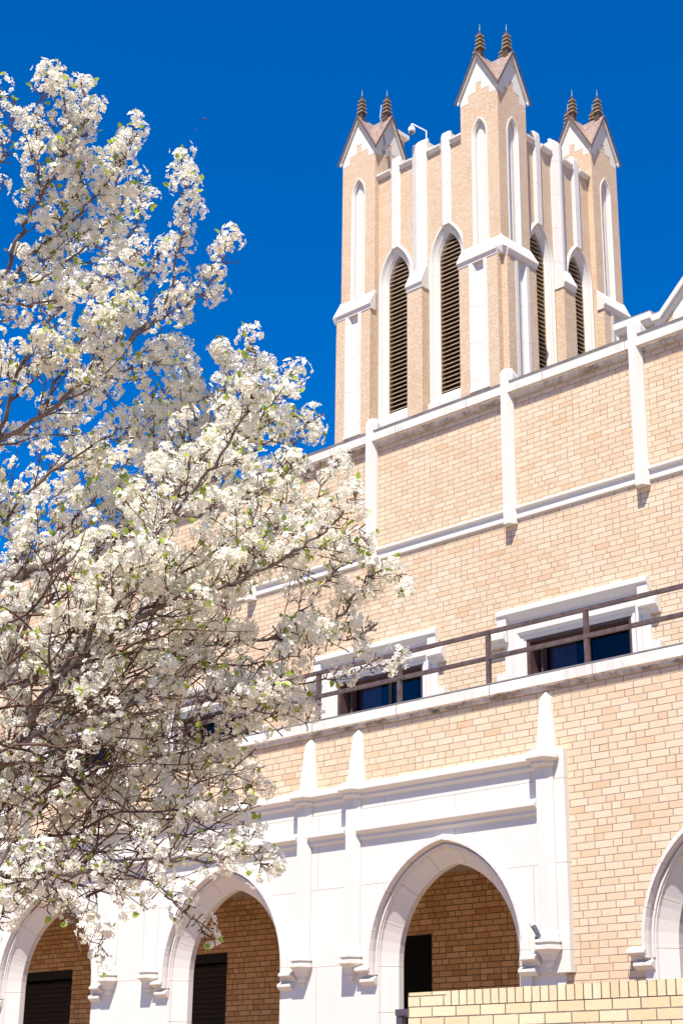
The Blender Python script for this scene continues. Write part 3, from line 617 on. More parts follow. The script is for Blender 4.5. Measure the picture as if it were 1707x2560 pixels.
TC = TH-0.75
FIN = [(33.36, 0.105), (33.62, 0.105)]
def turret(su, sv, flat=False):
    cx, cy = TX+su*TC, TY+sv*TC*SY
    T = lambda u, v, z: (cx+u, cy+v*SY, z)
    if flat:
        m = MB(T); m.box(-0.75, 0.75, -0.75, 0.75, Z0, 30.5); o = m.build('turret', 'tower_brick', tw)
        m = MB(T); m.box(-0.82, 0.82, -0.82, 0.82, 30.5, 30.7); m.build('flat_coping', 'coping', o)
        return
    m = MB(T)
    faces = [(0, lambda u, d, z: T(u, -d, z)), (1, lambda u, d, z: T(d, u, z)), (2, lambda u, d, z: T(-u, d, z)), (3, lambda u, d, z: T(-d, -u, z))]
    D = 0.75
    # brick stepping up into the gable
    for k, f in faces:
        m.f = f; m.prism_y(D-0.06, D-0.001, [(-0.43, 31.6), (0.43, 31.6), (0.43, 32.0), (0.11, 32.0), (0.11, 32.33), (-0.11, 32.33), (-0.11, 32.0), (-0.43, 32.0)])
    m.f = T
    outer = [k for k, f in faces if (k == 0 and sv < 0) or (k == 2 and sv > 0) or (k == 1 and su > 0) or (k == 3 and su < 0)]
    m.f = T; m.face([(-.75,-.75,31.70),(.75,-.75,31.70),(.75,.75,31.70),(-.75,.75,31.70)]); m.box(-0.5, 0.5, -0.5, 0.5, Z0, 31.6)
    for k, f in faces:
        m.f = f
        if k not in outer: m.face([(-.75,D,Z0),(.75,D,Z0),(.75,D,31.70),(-.75,D,31.70)])
        else:
            p = arch_pts(0, 30.38, 0.2, 0.555, 8, 0.112); x0, x1 = p[0][0], p[-1][0]
            m.face([(-.75,D,Z0),(x0,D,Z0),(x0,D,31.70),(-.75,D,31.70)]); m.face([(x1,D,Z0),(.75,D,Z0),(.75,D,31.70),(x1,D,31.70)]); m.face([(x0,D,Z0),(x1,D,Z0),(x1,D,26.45),(x0,D,26.45)])
            for (xa_, za_), (xb_, zb2) in zip(p, p[1:]): m.face([(xa_,D,za_),(xb_,D,zb2),(xb_,D,31.70),(xa_,D,31.70)])
    for k, f in faces:
        if k in outer:
            m.f = f
            for a, b in ((-0.747, -0.355), (0.355, 0.747)): m.box(a, b, D-0.02, D+0.21, Z0, 26.2)
            m.box(-0.3549, 0.3549, D-0.02, D+0.08, Z0, 26.19); m.box(-0.3548, 0.3548, D-0.01, D+0.209, Z0, 21.6)
    o = m.build('turret', 'tower_brick', tw)
    sg = MB(); ld = MB(); ln = MB(); bs = MB()
    for k, f in faces:
        sg.f = f
        ap = 33.34; e = 31.86      # gable line z = ap - s*|u|
        s_ = (ap-e)/0.75
        for uu in ((-0.75, -0.43, 31.70), (-0.43, -0.11, 32.0), (-0.11, 0.0, 32.33), (0.0, 0.11, 32.33), (0.11, 0.43, 32.0), (0.43, 0.75, 31.70)):
            a, b, z = uu; sg.prism_y(D-0.10, D+0.004, [(a, z), (b, z), (b, ap-s_*abs(b)), (a, ap-s_*abs(a))])
        if k in outer:
            ld.f = f
            cs = {0: su, 1: sv, 2: -su, 3: -sv}[k]
            ld.prism_x(-0.79 if cs > 0 else -0.745, 0.79 if cs < 0 else 0.745, [(D-0.02, 25.84), (D+0.225, 25.84), (D+0.235, 25.94), (D+0.285, 25.99), (D+0.285, 26.035), (D-0.0, 26.56), (D-0.02, 26.56)])
            ln.f = f
            arch_sweep(ln, 0, 30.38, 0.2, 0.555, [(0.118, D-0.01), (0.118, D+0.022), (0.07, D+0.022), (0.05, D-0.015), (0.02, D-0.03), (0.0, D-0.13)], 26.45, 8)
            ln.f = f
            pts = arch_pts(0, 30.38, 0.2, 0.555, 8, 0.0)
            ln.f = f
            bs.f = f
            # stone slot in the buttress below the ledge
            for a, b in ((-0.355, -0.215), (0.215, 0.355)): bs.prism_y(D+0.02, D+0.225, [(a, 21.66), (b, 21.66), (b, 26.0), (a, 26.0)])
            for sg_ in (-1, 1): bs.rings([[(sg_*0.215, D+0.222, z), (sg_*0.215, D+0.08, z), (sg_*0.12, D+0.08, z)] for z in (21.7, 26.0)])
            bs.prism_y(D+0.07, D+0.10, [(-0.22, 21.7), (0.22, 21.7), (0.22, 26.0), (-0.22, 26.0)])
            bs.prism_x(-0.375, 0.375, [(D+0.05, 21.58), (D+0.25, 21.58), (D+0.25, 21.64), (D+0.10, 21.80), (D+0.05, 21.80)])
    # corner weathering between the two ledges
    ld.f = lambda u, v, z: T(su*u, sv*v, z)
    ld.rings([[(0.71, 0.71, 25.83), (0.90, 0.71, 25.83), (0.90, 0.90, 25.83), (0.71, 0.90, 25.83)], [(0.71, 0.71, 26.06), (1.0, 0.735, 26.06), (0.95, 0.95, 26.06), (0.735, 1.0, 26.06)], [(0.72, 0.72, 26.60), (0.775, 0.74, 26.575), (0.77, 0.77, 26.58), (0.74, 0.775, 26.575)]])
    sg.build('gable_stone', 'strip', o); ld.build('ledge', 'strip', o); bs.build('stone_slot', 'strip', o)
    ln.build('lancet_surround', 'strip', o)
    # niche panel: recessed look by a fluted blind panel
    nb = MB()
    for k, f in faces:
        if k in outer:
            nb.f = f; pts = arch_pts(0, 30.38, 0.2, 0.555, 8, 0.01)
            nb.prism_y(D-0.16, D-0.125, [(-0.205, 26.45)] + pts + [(0.205, 26.45)])
            for uu in (-0.07, 0.07): nb.prism_y(D-0.126, D-0.105, [(uu-0.035, 26.45), (uu+0.035, 26.45), (uu+0.035, 30.5), (uu, 30.62), (uu-0.035, 30.5)])
    nb.build('blind_panel', 'strip', o)
    # crossed gable roof: eight slopes with thickness, and the dark rake edges
    rf = MB(T); q = 0.86; za_, ze_, t = 33.44, 31.90, 0.05
    for i in range(4):
        c, s = [(1, 0), (0, 1), (-1, 0), (0, -1)][i]; rot = lambda x, y: (x*c-y*s, x*s+y*c)
        A_ = rot(0, -q); C_ = (0, 0)
        for sx in (-1, 1):
            B_ = rot(sx*q, -q)
            tri = [(A_[0], A_[1], za_), (C_[0], C_[1], za_), (B_[0], B_[1], ze_)]
            rf.rings([[(x, y, z) for x, y, z in tri], [(x, y, z-t) for x, y, z in tri]])
    rf.build('roof', 'copper', o)
    re = MB(T); rs = MB(T)
    for i in range(4):
        c, s = [(1, 0), (0, 1), (-1, 0), (0, -1)][i]; rot = lambda x, y: (x*c-y*s, x*s+y*c)
        for sx in (-1, 1):
            def P(x, y, z): a_, b_ = rot(x, y); return (a_, b_, z)
            re.rings([[P(0, -q-0.025, za_+0.015), P(0, -q+0.02, za_+0.015), P(0, -q+0.02, za_-0.10), P(0, -q-0.025, za_-0.10)], [P(sx*(q+0.02), -q-0.025, ze_-0.015), P(sx*(q+0.02), -q+0.02, ze_-0.015), P(sx*(q+0.02), -q+0.02, ze_-0.12), P(sx*(q+0.02), -q-0.025, ze_-0.12)]])
            rs.rings([[P(0, -q+0.005, za_-0.105), P(0, -q+0.10, za_-0.06), P(0, -q+0.10, za_-0.2), P(0, -q+0.03, za_-0.19)], [P(sx*(q-0.03), -q+0.005, ze_-0.02), P(sx*(q-0.03), -q+0.10, ze_+0.02), P(sx*(q-0.03), -q+0.10, ze_-0.12), P(sx*(q-0.03), -q+0.03, ze_-0.1)]])
    re.build('roof_edge', 'copper_edge', o); rs.build('soffit_moulding', 'strip', o)
    for dx, dy in ((0, -0.62), (0.62, 0), (0, 0.62), (-0.62, 0)):
        fm = MB(T)
        def sqr(h, z): return [(dx-h, dy-h, z), (dx+h, dy-h, z), (dx+h, dy+h, z), (dx-h, dy+h, z)]
        fm.rings([sqr(0.085, 33.2), sqr(0.085, 33.56), sqr(0.105, 33.58), sqr(0.075, 34.10), sqr(0.07, 34.16), sqr(0.03, 34.27), sqr(0.025, 34.32)])
        fo = fm.build('finial', 'finial', o)
        fb = MB(T)
        for zz, h in ((33.65, 0.130), (33.80, 0.120), (33.95, 0.110), (34.10, 0.100)): fb.rings([sqr(h*0.96, zz-0.02), sqr(h, zz-0.012), sqr(h, zz+0.024), sqr(h*0.85, zz+0.036)])
        fb.build('finial_band', 'finial_band', o)
        fn = MB(T); fn.rings([sqr(0.014, 34.32), sqr(0.005, 34.58)]); fn.build('lightning_rod', 'verdigris', o)
for su, sv in ((-1, -1), (1, -1), (1, 1)): turret(su, sv)
turret(-1, 1, True)

# chimney rising beside the tower behind the left turret
ch = thing('chimney', 'square brick chimney with flat stone coping half hidden behind the left gabled turret', 'chimney', (-33.95, 36.5, 0))
m = MB(); m.box(-34.33, -33.52, 36.1, 36.95, Z0, 34.26); m.build('stack', 'tower_brick', ch)
m = MB(); m.box(-34.47, -33.38, 35.97, 37.08, 34.34, 34.50); m.rings([[(-34.45,35.99,34.34),(-33.4,35.99,34.34),(-33.4,37.06,34.34),(-34.45,37.06,34.34)],[(-34.34,36.09,34.26),(-33.51,36.09,34.26),(-33.51,36.96,34.26),(-34.34,36.96,34.26)]]); m.build('coping', 'strip', ch)
m = MB(); m.box(-34.3, -33.75, 36.3, 36.9, 34.501, 34.80); m.build('cap', 'white_plastic', ch)

# dome camera on its arm, standing on the broad strip of the tower front
X_, Y_ = TX+0.26, TY-(WP+0.02)*SY
dc = thing('dome_camera', 'white dome security camera hanging from a bent arm on top of the tower parapet', 'camera', (X_, Y_, 31.25))
m = MB(); m.tube([(X_, Y_, 31.24), (X_, Y_, 31.65), (X_-0.35, Y_-0.3, 31.95), (X_-0.36, Y_-0.31, 31.90)], 0.022, 8); m.build('arm', 'white_plastic', dc)
hx, hy = X_-0.36, Y_-0.31
m = MB(); m.cyl((hx, hy, 31.92), (hx, hy, 31.84), 0.03, 0.03, 8); m.ball((hx, hy, 31.73), 0.115, None, 0.13, 16, 6, 0.0, 0.98); m.cyl((hx, hy, 31.63), (hx, hy, 31.73), 0.11, 0.116, 16); o = m.build('housing', 'white_plastic', dc, True)
m = MB(); m.ball((hx, hy, 31.63), 0.085, None, 0.085, 16, 6, -0.98, 0.0); m.build('dome', 'smoked', o, True)
# cable down the left turret
cb = MB(); bx, by = TX-TC+0.80, TY-TC*SY-0.10
cb.tube([(bx-0.25, by-0.1, 33.9), (bx-0.18, by-0.25, 33.3), (bx-0.02, by-0.2, 32.4), (bx+0.0, by-0.1, 31.7), (bx+0.02, by-0.05, 30.98)], 0.018, 6); cb.box(bx-0.06, bx+0.06, by-0.12, by+0.02, 31.75, 32.0); cb.box(bx-0.05, bx+0.09, by-0.1, by+0.03, 31.05, 31.25)
tag(cb.build('lightning_cable', 'cable'), 'grey lightning cable with boxes hanging down the left turret', 'cable')

# ------------------------------------------------------------------ flowering tree
def PX(px, py, dep):
    v = AX_F + AX_R*((px-W_PX/2)/F_PX) + AX_U*((H_PX/2-py)/F_PX); p = v*dep; p.z += EYE; return np.array(p)
AR, AU, AF = np.array(AX_R), np.array(AX_U), np.array(AX_F); CAMP = np.array((0, 0, EYE))
def to_px(p):
    q = np.asarray(p)-CAMP; z = q@AF; return W_PX/2+F_PX*(q@AR)/z, H_PX/2-F_PX*(q@AU)/z
CROWN = [(-500,150),(-60,330),(-20,330),(0,440),(50,460),(90,330),(200,320),(235,450),(310,500),(350,600),(375,720),(440,790),(430,850),(440,930),(490,1030),(600,1060),(680,1090),(650,1140),(690,1230),(720,1330),(760,1420),(815,1490),(850,1560),(820,1640),(740,1790),(670,1860),(610,1990),(640,2090),(560,2200),(420,2240),(250,2310),(150,2290),(0,2290),(-500,2400)]
def in_poly(x, y, P):
    c = False; j = len(P)-1
    for i in range(len(P)):
        (xi, yi), (xj, yj) = P[i], P[j]
        if (yi > y) != (yj > y) and x < (xj-xi)*(y-yi)/(yj-yi)+xi: c = not c
        j = i
    return c
F0 = (-230, 2330, 6.8)
# limbs as (points, start radius, end radius, bloom)
LIMBS = [
 ([F0,(-60,2020,6.5),(57,1838,6.3),(130,1720,6.2),(215,1645,6.15),(330,1555,6.1),(450,1500,6.0),(574,1462,5.9),(702,1400,5.85),(800,1340,5.8),(862,1275,5.8),(887,1243,5.8)],.030,.003,1),
 ([F0,(-90,1790,6.7),(0,1722,6.5),(130,1690,6.4),(250,1650,6.4),(400,1620,6.3),(560,1610,6.3),(680,1600,6.2),(770,1585,6.2),(848,1545,6.1),(893,1474,6.1),(945,1432,6.1),(1004,1462,6.1)],.022,.003,1),
 ([F0,(-170,1720,7),(13,1461,7),(127,1429,7),(287,1359,6.9),(357,1283,6.8),(446,1238,6.7),(542,1180,6.6),(640,1125,6.6),(725,1080,6.6)],.026,.003,1),
 ([F0,(-200,1560,7),(-60,1190,7),(0,1098,7),(96,1047,6.9),(185,970,6.8),(249,900,6.8),(330,850,6.7),(410,770,6.7),(440,640,6.7),(462,530,6.7),(455,412,6.7)],.026,.003,1),
 ([F0,(-240,1340,6.6),(-80,880,6.5),(0,748,6.5),(56,661,6.5),(138,590,6.5),(210,520,6.5),(270,450,6.5),(312,390,6.5),(335,322,6.5)],.024,.0025,1),
 ([(-240,1340,6.6),(-140,930,6.4),(0,700,6.4),(46,590,6.4),(102,498,6.4),(138,416,6.4),(172,330,6.4),(150,205,6.4)],.018,.0025,1),
 ([(-200,1000,6.3),(-110,640,6.3),(-20,450,6.3),(18,350,6.3),(38,262,6.3)],.012,.002,.12),
 ([(-150,640,6.3),(-60,420,6.3),(-20,330,6.3),(0,235,6.3)],.009,.0025,.45),
 ([(102,498,6.4),(92,400,6.4),(95,300,6.4),(110,215,6.4)],.006,.0025,1),
 ([(138,416,6.4),(185,350,6.4),(215,290,6.4),(205,215,6.4)],.006,.0025,1),
 ([(500,1740,6.0),(620,1775,6.0),(700,1790,6.0),(765,1800,6.0)],.006,.002,1),
 ([(357,1283,6.8),(480,1285,6.6),(590,1255,6.5),(670,1225,6.4),(735,1165,6.4)],.010,.0025,1),
 ([(330,1555,6.1),(440,1450,6.1),(550,1370,6.1),(650,1310,6.1),(745,1240,6.1)],.011,.0025,1),
 ([(446,1238,6.7),(560,1150,6.5),(640,1080,6.5),(690,1050,6.5)],.008,.0025,1),
 ([(56,661,6.5),(130,640,6.5),(200,590,6.5),(265,560,6.5)],.006,.002,1),
 ([(138,590,6.5),(170,520,6.5),(205,455,6.5),(225,410,6.5)],.005,.002,1),
 ([(0,748,6.5),(70,760,6.4),(170,740,6.4),(260,700,6.4),(330,640,6.4)],.009,.0025,1),
 ([(96,1047,6.9),(200,860,6.9),(280,780,6.9),(360,700,6.9),(395,640,6.9)],.010,.0025,1),
 ([(590,1255,6.5),(690,1180,6.5),(742,1110,6.5),(764,1058,6.5)],.006,.0025,1),
 ([(702,1400,5.85),(770,1370,5.9),(840,1370,6.0),(905,1345,6.0)],.006,.0025,.9),
 ([(680,1600,6.2),(760,1520,6.1),(830,1440,6.1),(880,1370,6.1)],.006,.0025,.9),
 ([(574,1462,5.9),(650,1390,6.0),(700,1310,6.1),(728,1168,6.1)],.007,.0025,1),
 ([(770,1585,6.2),(850,1600,6.1),(920,1575,6.1)],.005,.002,.8),
 ([(400,1620,6.3),(520,1660,6.1),(640,1660,6.0),(740,1640,6.0),(790,1600,6.0)],.007,.002,1),
 ([F0,(-60,2205,6.2),(92,2177,6.1),(204,2180,6.0),(306,2154,6.0),(434,2148,5.9),(540,2157,5.9),(610,2128,5.9),(662,2160,5.9)],.022,.003,.8),
 ([(204,2180,6.0),(357,2195,6.0),(439,2262,6.0),(505,2326,6.0)],.008,.002,.5),
 ([(92,2177,6.1),(168,2259,6.0),(204,2335,6.0),(257,2372,6.0)],.009,.002,.5),
 ([(92,2177,6.1),(20,2250,6.1),(-5,2330,6.1)],.008,.002,1),
 ([F0,(-80,2110,6.7),(100,2010,6.6),(220,1960,6.5),(350,1900,6.4),(500,1870,6.3),(640,1810,6.2),(720,1770,6.2)],.020,.003,.9),
 ([(130,1720,6.2),(255,1520,6.1),(400,1330,6.0),(520,1180,5.9),(600,1050,5.9),(640,950,5.9),(632,868,5.9)],.015,.003,1),
 ([(357,1283,6.8),(450,1150,6.8),(485,1050,6.8),(472,932,6.8)],.010,.0025,1),
 ([(446,1238,6.7),(535,1100,6.7),(560,1000,6.7),(566,895,6.7)],.010,.0025,1),
 ([(542,1180,6.6),(660,1040,6.5),(725,940,6.5)],.009,.003,1),
 ([(574,1462,5.9),(690,1390,6),(780,1290,6.1),(832,1160,6.1)],.010,.0025,1),
 ([(249,900,6.8),(390,800,6.7),(480,755,6.7),(545,680,6.7),(572,612,6.7)],.009,.0025,1),
 ([(400,1620,6.3),(560,1690,6.2),(700,1712,6.2),(860,1690,6.1),(975,1655,6.1)],.011,.002,.8),
 ([(220,1960,6.5),(400,2010,6.4),(530,2030,6.4),(600,2010,6.4)],.010,.002,.8),
 ([(350,1900,6.4),(500,1950,6.4),(640,1975,6.4)],.008,.002,.9),
 ([(0,1098,7),(60,900,6.9),(150,780,6.9),(260,680,6.9),(340,560,6.9),(352,470,6.9)],.014,.003,1),
 ([(185,970,6.8),(300,930,6.7),(390,905,6.7),(425,865,6.7)],.009,.003,1),
 ([(-60,1400,7.2),(80,1220,7.2),(220,1120,7.1),(330,1060,7.0),(420,1005,7.0)],.014,.003,1),
 ([(-90,1790,6.7),(60,1560,6.8),(180,1440,6.8),(300,1300,6.7),(380,1180,6.6)],.018,.004,.8),
 ([(57,1838,6.3),(200,1800,6.1),(360,1750,6.0),(500,1740,6.0),(640,1730,5.9),(720,1700,5.9)],.013,.003,.9),
 ([(-80,2110,6.7),(120,2090,6.8),(280,2060,6.8),(420,2080,6.8),(520,2110,6.8)],.013,.003,.6),
 ([(0,748,6.5),(100,700,6.6),(220,640,6.6),(300,560,6.6),(400,520,6.6)],.010,.003,1) if False else ([(0,748,6.5),(110,690,6.6),(210,620,6.6),(290,540,6.6),(320,470,6.6)],.010,.003,1),
 ([(13,1461,7),(150,1330,7.2),(260,1230,7.2),(330,1130,7.2)],.012,.003,1),
]
TUBES = []; TWIGS = []; SPURS = []          # (points, radii) ; spur tips: (pos, dir, bloom, size)
def smooth_line(P, sub=5):
    P = np.array(P); n = len(P); out = []
    for i in range(n-1):
        p0, p1, p2, p3 = P[max(i-1, 0)], P[i], P[i+1], P[min(i+2, n-1)]
        for t in np.linspace(0, 1, sub, endpoint=False):
            out.append(0.5*((2*p1)+(-p0+p2)*t+(2*p0-5*p1+4*p2-p3)*t*t+(-p0+3*p1-3*p2+p3)*t**3))
    return np.array(out+[P[-1]])
def unit(v): return v/(np.linalg.norm(v)+1e-9)
UP = np.array((0, 0, 1.0))
SPIRES = [np.array([(p[0], p[1]) for p in L[0]][-5:], float) for L in LIMBS]
def near_spire(x, y, tol):
    for S in SPIRES:
        for a, b in zip(S, S[1:]):
            ab = b-a; t = np.clip(((x-a[0])*ab[0]+(y-a[1])*ab[1])/(ab@ab), 0, 1)
            if (x-a[0]-ab[0]*t)**2+(y-a[1]-ab[1]*t)**2 < tol*tol: return True
    return False
def ok(p, tol=30):
    x, y = to_px(p); return in_poly(x, y, CROWN) or near_spire(x, y, tol)
def bloom_at(p):
    x, y = to_px(p)
    b = 1.0
    d = max(0, 1-math.hypot((x-60)/430, (y-1780)/430)); b -= 0.42*d**0.5 if d > 0 else 0
    d = max(0, 1-math.hypot((x-260)/360, (y-2180)/170)); b -= 0.32*d**0.5 if d > 0 else 0
    d = max(0, 1-math.hypot((x-30)/220, (y-1330)/200)); b -= 0.45*d**0.5 if d > 0 else 0
    return max(b, 0.08)
def spur(p, d, bloom, n=3, size=1.0):
    L = rng.uniform(.012, .045); q = p+unit(d)*L
    TWIGS.append((np.array([p, (p+q)/2+rng.normal(0, .003, 3), q]), np.array([.0022, .0022, .0028])))
    if ok(q): SPURS.append((q, unit(d), bloom, size))
def grow(p, d, L, r, lev, bloom):
    n = max(4, int(L/.045)); pts = [p]; d = unit(d); bend = rng.normal(0, .10, 3)
    for i in range(n):
        d = unit(d+bend*.35+rng.normal(0, .10, 3)+UP*.055); q = pts[-1]+d*L/n
        if not ok(q): break
        pts.append(q)
    if len(pts) < 3: return
    pts = np.array(pts); m = len(pts); rad = np.linspace(r, max(r*.4, .0016), m)
    (TUBES if r > .0055 else TWIGS).append((pts, rad))
    step = L/n; s = 0
    if lev < 2:
        acc = rng.uniform(.05, .10)
        for i in range(1, m-1):
            s += step
            if s > acc:
                t = unit(pts[i+1]-pts[i]); side = unit(np.cross(t, rng.normal(0, 1, 3)))
                cd = t*.75+side*rng.uniform(.5, 1.0)+UP*.25
                grow(pts[i], cd, L*rng.uniform(.35, .62)*(1-.4*i/m), rad[i]*.62, lev+1, bloom); acc = s+rng.uniform(.07, .15)
    acc = rng.uniform(.01, .04); s = 0
    for i in range(1, m):
        s += step
        b = bloom*bloom_at(pts[i])
        if s > acc and rad[i] < .006:
            t = unit(pts[i]-pts[i-1]); side = unit(np.cross(t, rng.normal(0, 1, 3)))
            spur(pts[i], t*.3+side+UP*.35, b, size=.85); acc = s+rng.uniform(.06, .13)
    spur(pts[-1], d, bloom*bloom_at(pts[-1]), size=1.0)
for L, r0, r1, bl_ in LIMBS:
    pts = smooth_line([PX(*p) for p in L], 6); m = len(pts)
    pts[1:-1] += rng.normal(0, .006, (m-2, 3))
    rad = .78*(r0+(r1-r0)*np.linspace(0, 1, m)**.62)
    TUBES.append((pts, rad))
    s = 0; acc = .04; tot = np.linalg.norm(np.diff(pts, axis=0), axis=1).sum(); run = 0
    for i in range(1, m-1):
        ds = np.linalg.norm(pts[i]-pts[i-1]); s += ds; run += ds
        x, y = to_px(pts[i])
        if x < -160: continue
        t = unit(pts[i+1]-pts[i-1]); f = run/tot
        if s > acc:
            upper = max(0.0, min(1.0, (1050-y)/250))
            for _ in range(1 if rng.random() < .25+.5*upper or rad[i] <= .005 else 2):
                side = unit(np.cross(t, rng.normal(0, 1, 3))); cd = t*.8+side*rng.uniform(.55, 1.05)+UP*.2
                ln = rng.uniform(.20, .50)*(1.04-.74*f)*(1-.50*upper)*(1-.35*max(0.0, min(1.0, (x-420)/260))*(y > 1000))
                grow(pts[i], cd, ln, min(rad[i]*.5, .0075), 0 if rad[i] > .006 else 1, bl_)
            acc = s+rng.uniform(.05, .11)*(1+.25*upper)
        if rad[i] < .0065:
            side = unit(np.cross(t, rng.normal(0, 1, 3))); spur(pts[i], t*.25+side+UP*.3, bl_*bloom_at(pts[i]), size=1.0)
            if rad[i] < .0045: side = unit(np.cross(t, rng.normal(0, 1, 3))); spur(pts[i], t*.25+side+UP*.3, bl_*bloom_at(pts[i]), size=1.0)
    for _ in range(3): spur(pts[-1], unit(pts[-1]-pts[-2])+rng.normal(0, .35, 3), bl_, size=1.15)
# a tangle of fine bare twigs inside the lower crown
for _ in range(560):
    x, y = rng.normal(120, 230), rng.normal(1830, 260)
    if not (-40 < x < 620 and 1380 < y < 2330) or not in_poly(x, y, CROWN): continue
    p = PX(x, y, rng.uniform(6.0, 6.9)); big = rng.random() < .33; d = unit(AR*rng.uniform(.5, 1)+UP*rng.normal(.30, .28)+AF*rng.normal(0, .35)) if big else unit(AR*rng.uniform(.1, 1)+UP*rng.normal(.25, .5)+AF*rng.normal(0, .5)); L = rng.uniform(.35, .8) if big else rng.uniform(.10, .32); n = 9; q = [p]
    for i in range(n): d = unit(d+rng.normal(0, .16, 3)); q.append(q[-1]+d*L/n)
    if not all(in_poly(*to_px(z), CROWN) for z in q[3:]) or to_px(q[-1])[0] > 640: continue
    TWIGS.append((np.array(q), np.linspace(rng.uniform(.0042, .0072) if big else rng.uniform(.0022, .0038), .0016, n+1)))
    for i in range(2, n, 2):
        e = unit(d+rng.normal(0, .8, 3)); L2 = rng.uniform(.03, .10); TWIGS.append((np.array([q[i], q[i]+e*L2*.5+rng.normal(0, .004, 3), q[i]+e*L2]), np.array([.0022, .0018, .0014])))
        if rng.random() < .25: SPURS.append((q[i]+e*L2, e, .5, .8))
# trunk
base = np.array(PX(-330, 2560, 6.9)); fk = PX(*F0)
tp = smooth_line([np.array((fk[0]-.12, fk[1]-.1, -0.1)), np.array((fk[0]-.08, fk[1]-.05, fk[2]*.5)), fk, fk+np.array((.02, .02, .12))], 6)
TUBES.append((tp, np.linspace(.085, .045, len(tp))))

def mesh_from(name, V, Fq, mat, parent, smooth=True, tris=False):
    me = bpy.data.meshes.new(name); V = np.ascontiguousarray(V, np.float32); Fq = np.ascontiguousarray(Fq, np.int32); k = Fq.shape[1]
    me.vertices.add(len(V)); me.vertices.foreach_set('co', V.ravel())
    me.loops.add(Fq.size); me.loops.foreach_set('vertex_index', Fq.ravel())
    me.polygons.add(len(Fq)); me.polygons.foreach_set('loop_start', np.arange(0, Fq.size, k, dtype=np.int32)); me.polygons.foreach_set('loop_total', np.full(len(Fq), k, np.int32))
    me.polygons.foreach_set('use_smooth', np.full(len(Fq), smooth)); me.update(calc_edges=True); me.materials.append(M[mat])
    o = bpy.data.objects.new(name, me); col.objects.link(o)
    if parent: o.parent = parent; o.matrix_parent_inverse = Matrix.Translation(-Vector(parent.location))
    return o
def tubes(lst, ns):
    V, Q, off = [], [], 0; ang = np.arange(ns)*2*np.pi/ns
    for P, r in lst:
        P = np.asarray(P); n = len(P); t = np.gradient(P, axis=0); t /= np.linalg.norm(t, axis=1, keepdims=True)+1e-9
        u = np.cross(t, np.array((.31, .52, .79))); u /= np.linalg.norm(u, axis=1, keepdims=True)+1e-9; v = np.cross(t, u)
        ring = P[:, None]+(u[:, None]*np.cos(ang)[None, :, None]+v[:, None]*np.sin(ang)[None, :, None])*np.asarray(r)[:, None, None]
        V.append(ring.reshape(-1, 3)); i = np.arange(n-1)[:, None]*ns; j = np.arange(ns)[None]; jn = (j+1) % ns
        Q.append(np.stack([i+j, i+jn, i+ns+jn, i+ns+j], -1).reshape(-1, 4)+off); off += n*ns
    return np.concatenate(V), np.concatenate(Q)
tree = thing('flowering_tree', 'tree covered in white blossom with grey brown branches, filling the left side', 'tree', tuple(tp[0]*np.array((1, 1, 0))))
V, Q = tubes(TUBES, 9); tk = mesh_from('trunk', V, Q, 'bark', tree)
V, Q = tubes(TWIGS, 4); mesh_from('twigs', V, Q, 'twig', tree)
# one flower: five cupped petals and a dark centre
def flower_proto():
    v, f = [], []
    for k in range(5):
        a = 2*math.pi*k/5; c, s = math.cos(a), math.sin(a)
        for x, y, z in ((.12, 0, .0), (.55, -.36, .10), (.60, .36, .13), (.98, -.20, .26), (.95, .24, .23)):
            v.append((x*c-y*s, x*s+y*c, z))
        b = 5*k; f += [(b, b+1, b+2), (b+1, b+3, b+4), (b+1, b+4, b+2)]
    return np.array(v), np.array(f)
FV, FF = flower_proto()
cv, cf = [], []
for k in range(6):
    a = 2*math.pi*k/6; cv += [(.13*math.cos(a), .13*math.sin(a), .10)]
for k in range(7):      # stamens: dark anthers on short stalks
    a = 2*math.pi*k/7+.3; rr = .30; b = len(cv)
    cv += [(rr*math.cos(a)-.09*math.sin(a), rr*math.sin(a)+.09*math.cos(a), .25), (rr*math.cos(a)+.09*math.sin(a), rr*math.sin(a)-.09*math.cos(a), .25), ((rr+.17)*math.cos(a), (rr+.17)*math.sin(a), .29)]
    cf.append((b, b+1, b+2))
cf += [(0, 1, 2), (0, 2, 3), (0, 3, 4), (0, 4, 5)]
CV, CF = np.array(cv), np.array(cf)
fl_pos, fl_dir, fl_s = [], [], []; lf = []; stalks = []
for p, d, b, size in SPURS:
    thin = max(0.0, min(1.0, (1000-to_px(p)[1])/300))
    qx, qy = to_px(p); right = max(0.0, min(1.0, (qx-400)/260)) if qy > 1000 else 0.0
    if rng.random() < b*(.74-.25*thin)*(1-.45*right):
        n = int(rng.integers(13, 23)); rad = rng.uniform(.029, .047)*size
        ax = unit(d+UP*.5); cen = p+ax*.012
        dirs = rng.normal(0, 1, (n*3, 3)); dirs /= np.linalg.norm(dirs, axis=1, keepdims=True); dirs = dirs[(dirs@ax) > -.45][:n]
        for q in dirs:
            fl_pos.append(cen+q*rad*rng.uniform(.8, 1.1)); fl_dir.append(unit(q+rng.normal(0, .22, 3))); fl_s.append(rng.uniform(.0105, .0135))
        if rng.random() < .62: lf += [(cen+unit(ax+rng.normal(0, .7, 3))*rad, unit(ax+rng.normal(0, .8, 3)), rng.uniform(.014, .028)) for _ in range(rng.integers(1, 3))]
    elif rng.random() < .16:
        lf += [(p+d*.005, unit(d+rng.normal(0, .6, 3)), rng.uniform(.014, .030)) for _ in range(rng.integers(1, 4))]
    elif rng.random() < .5:
        stalks.append((np.array([p, p+unit(d+rng.normal(0, .4, 3))*rng.uniform(.01, .03)]), np.array([.0022, .0014])))
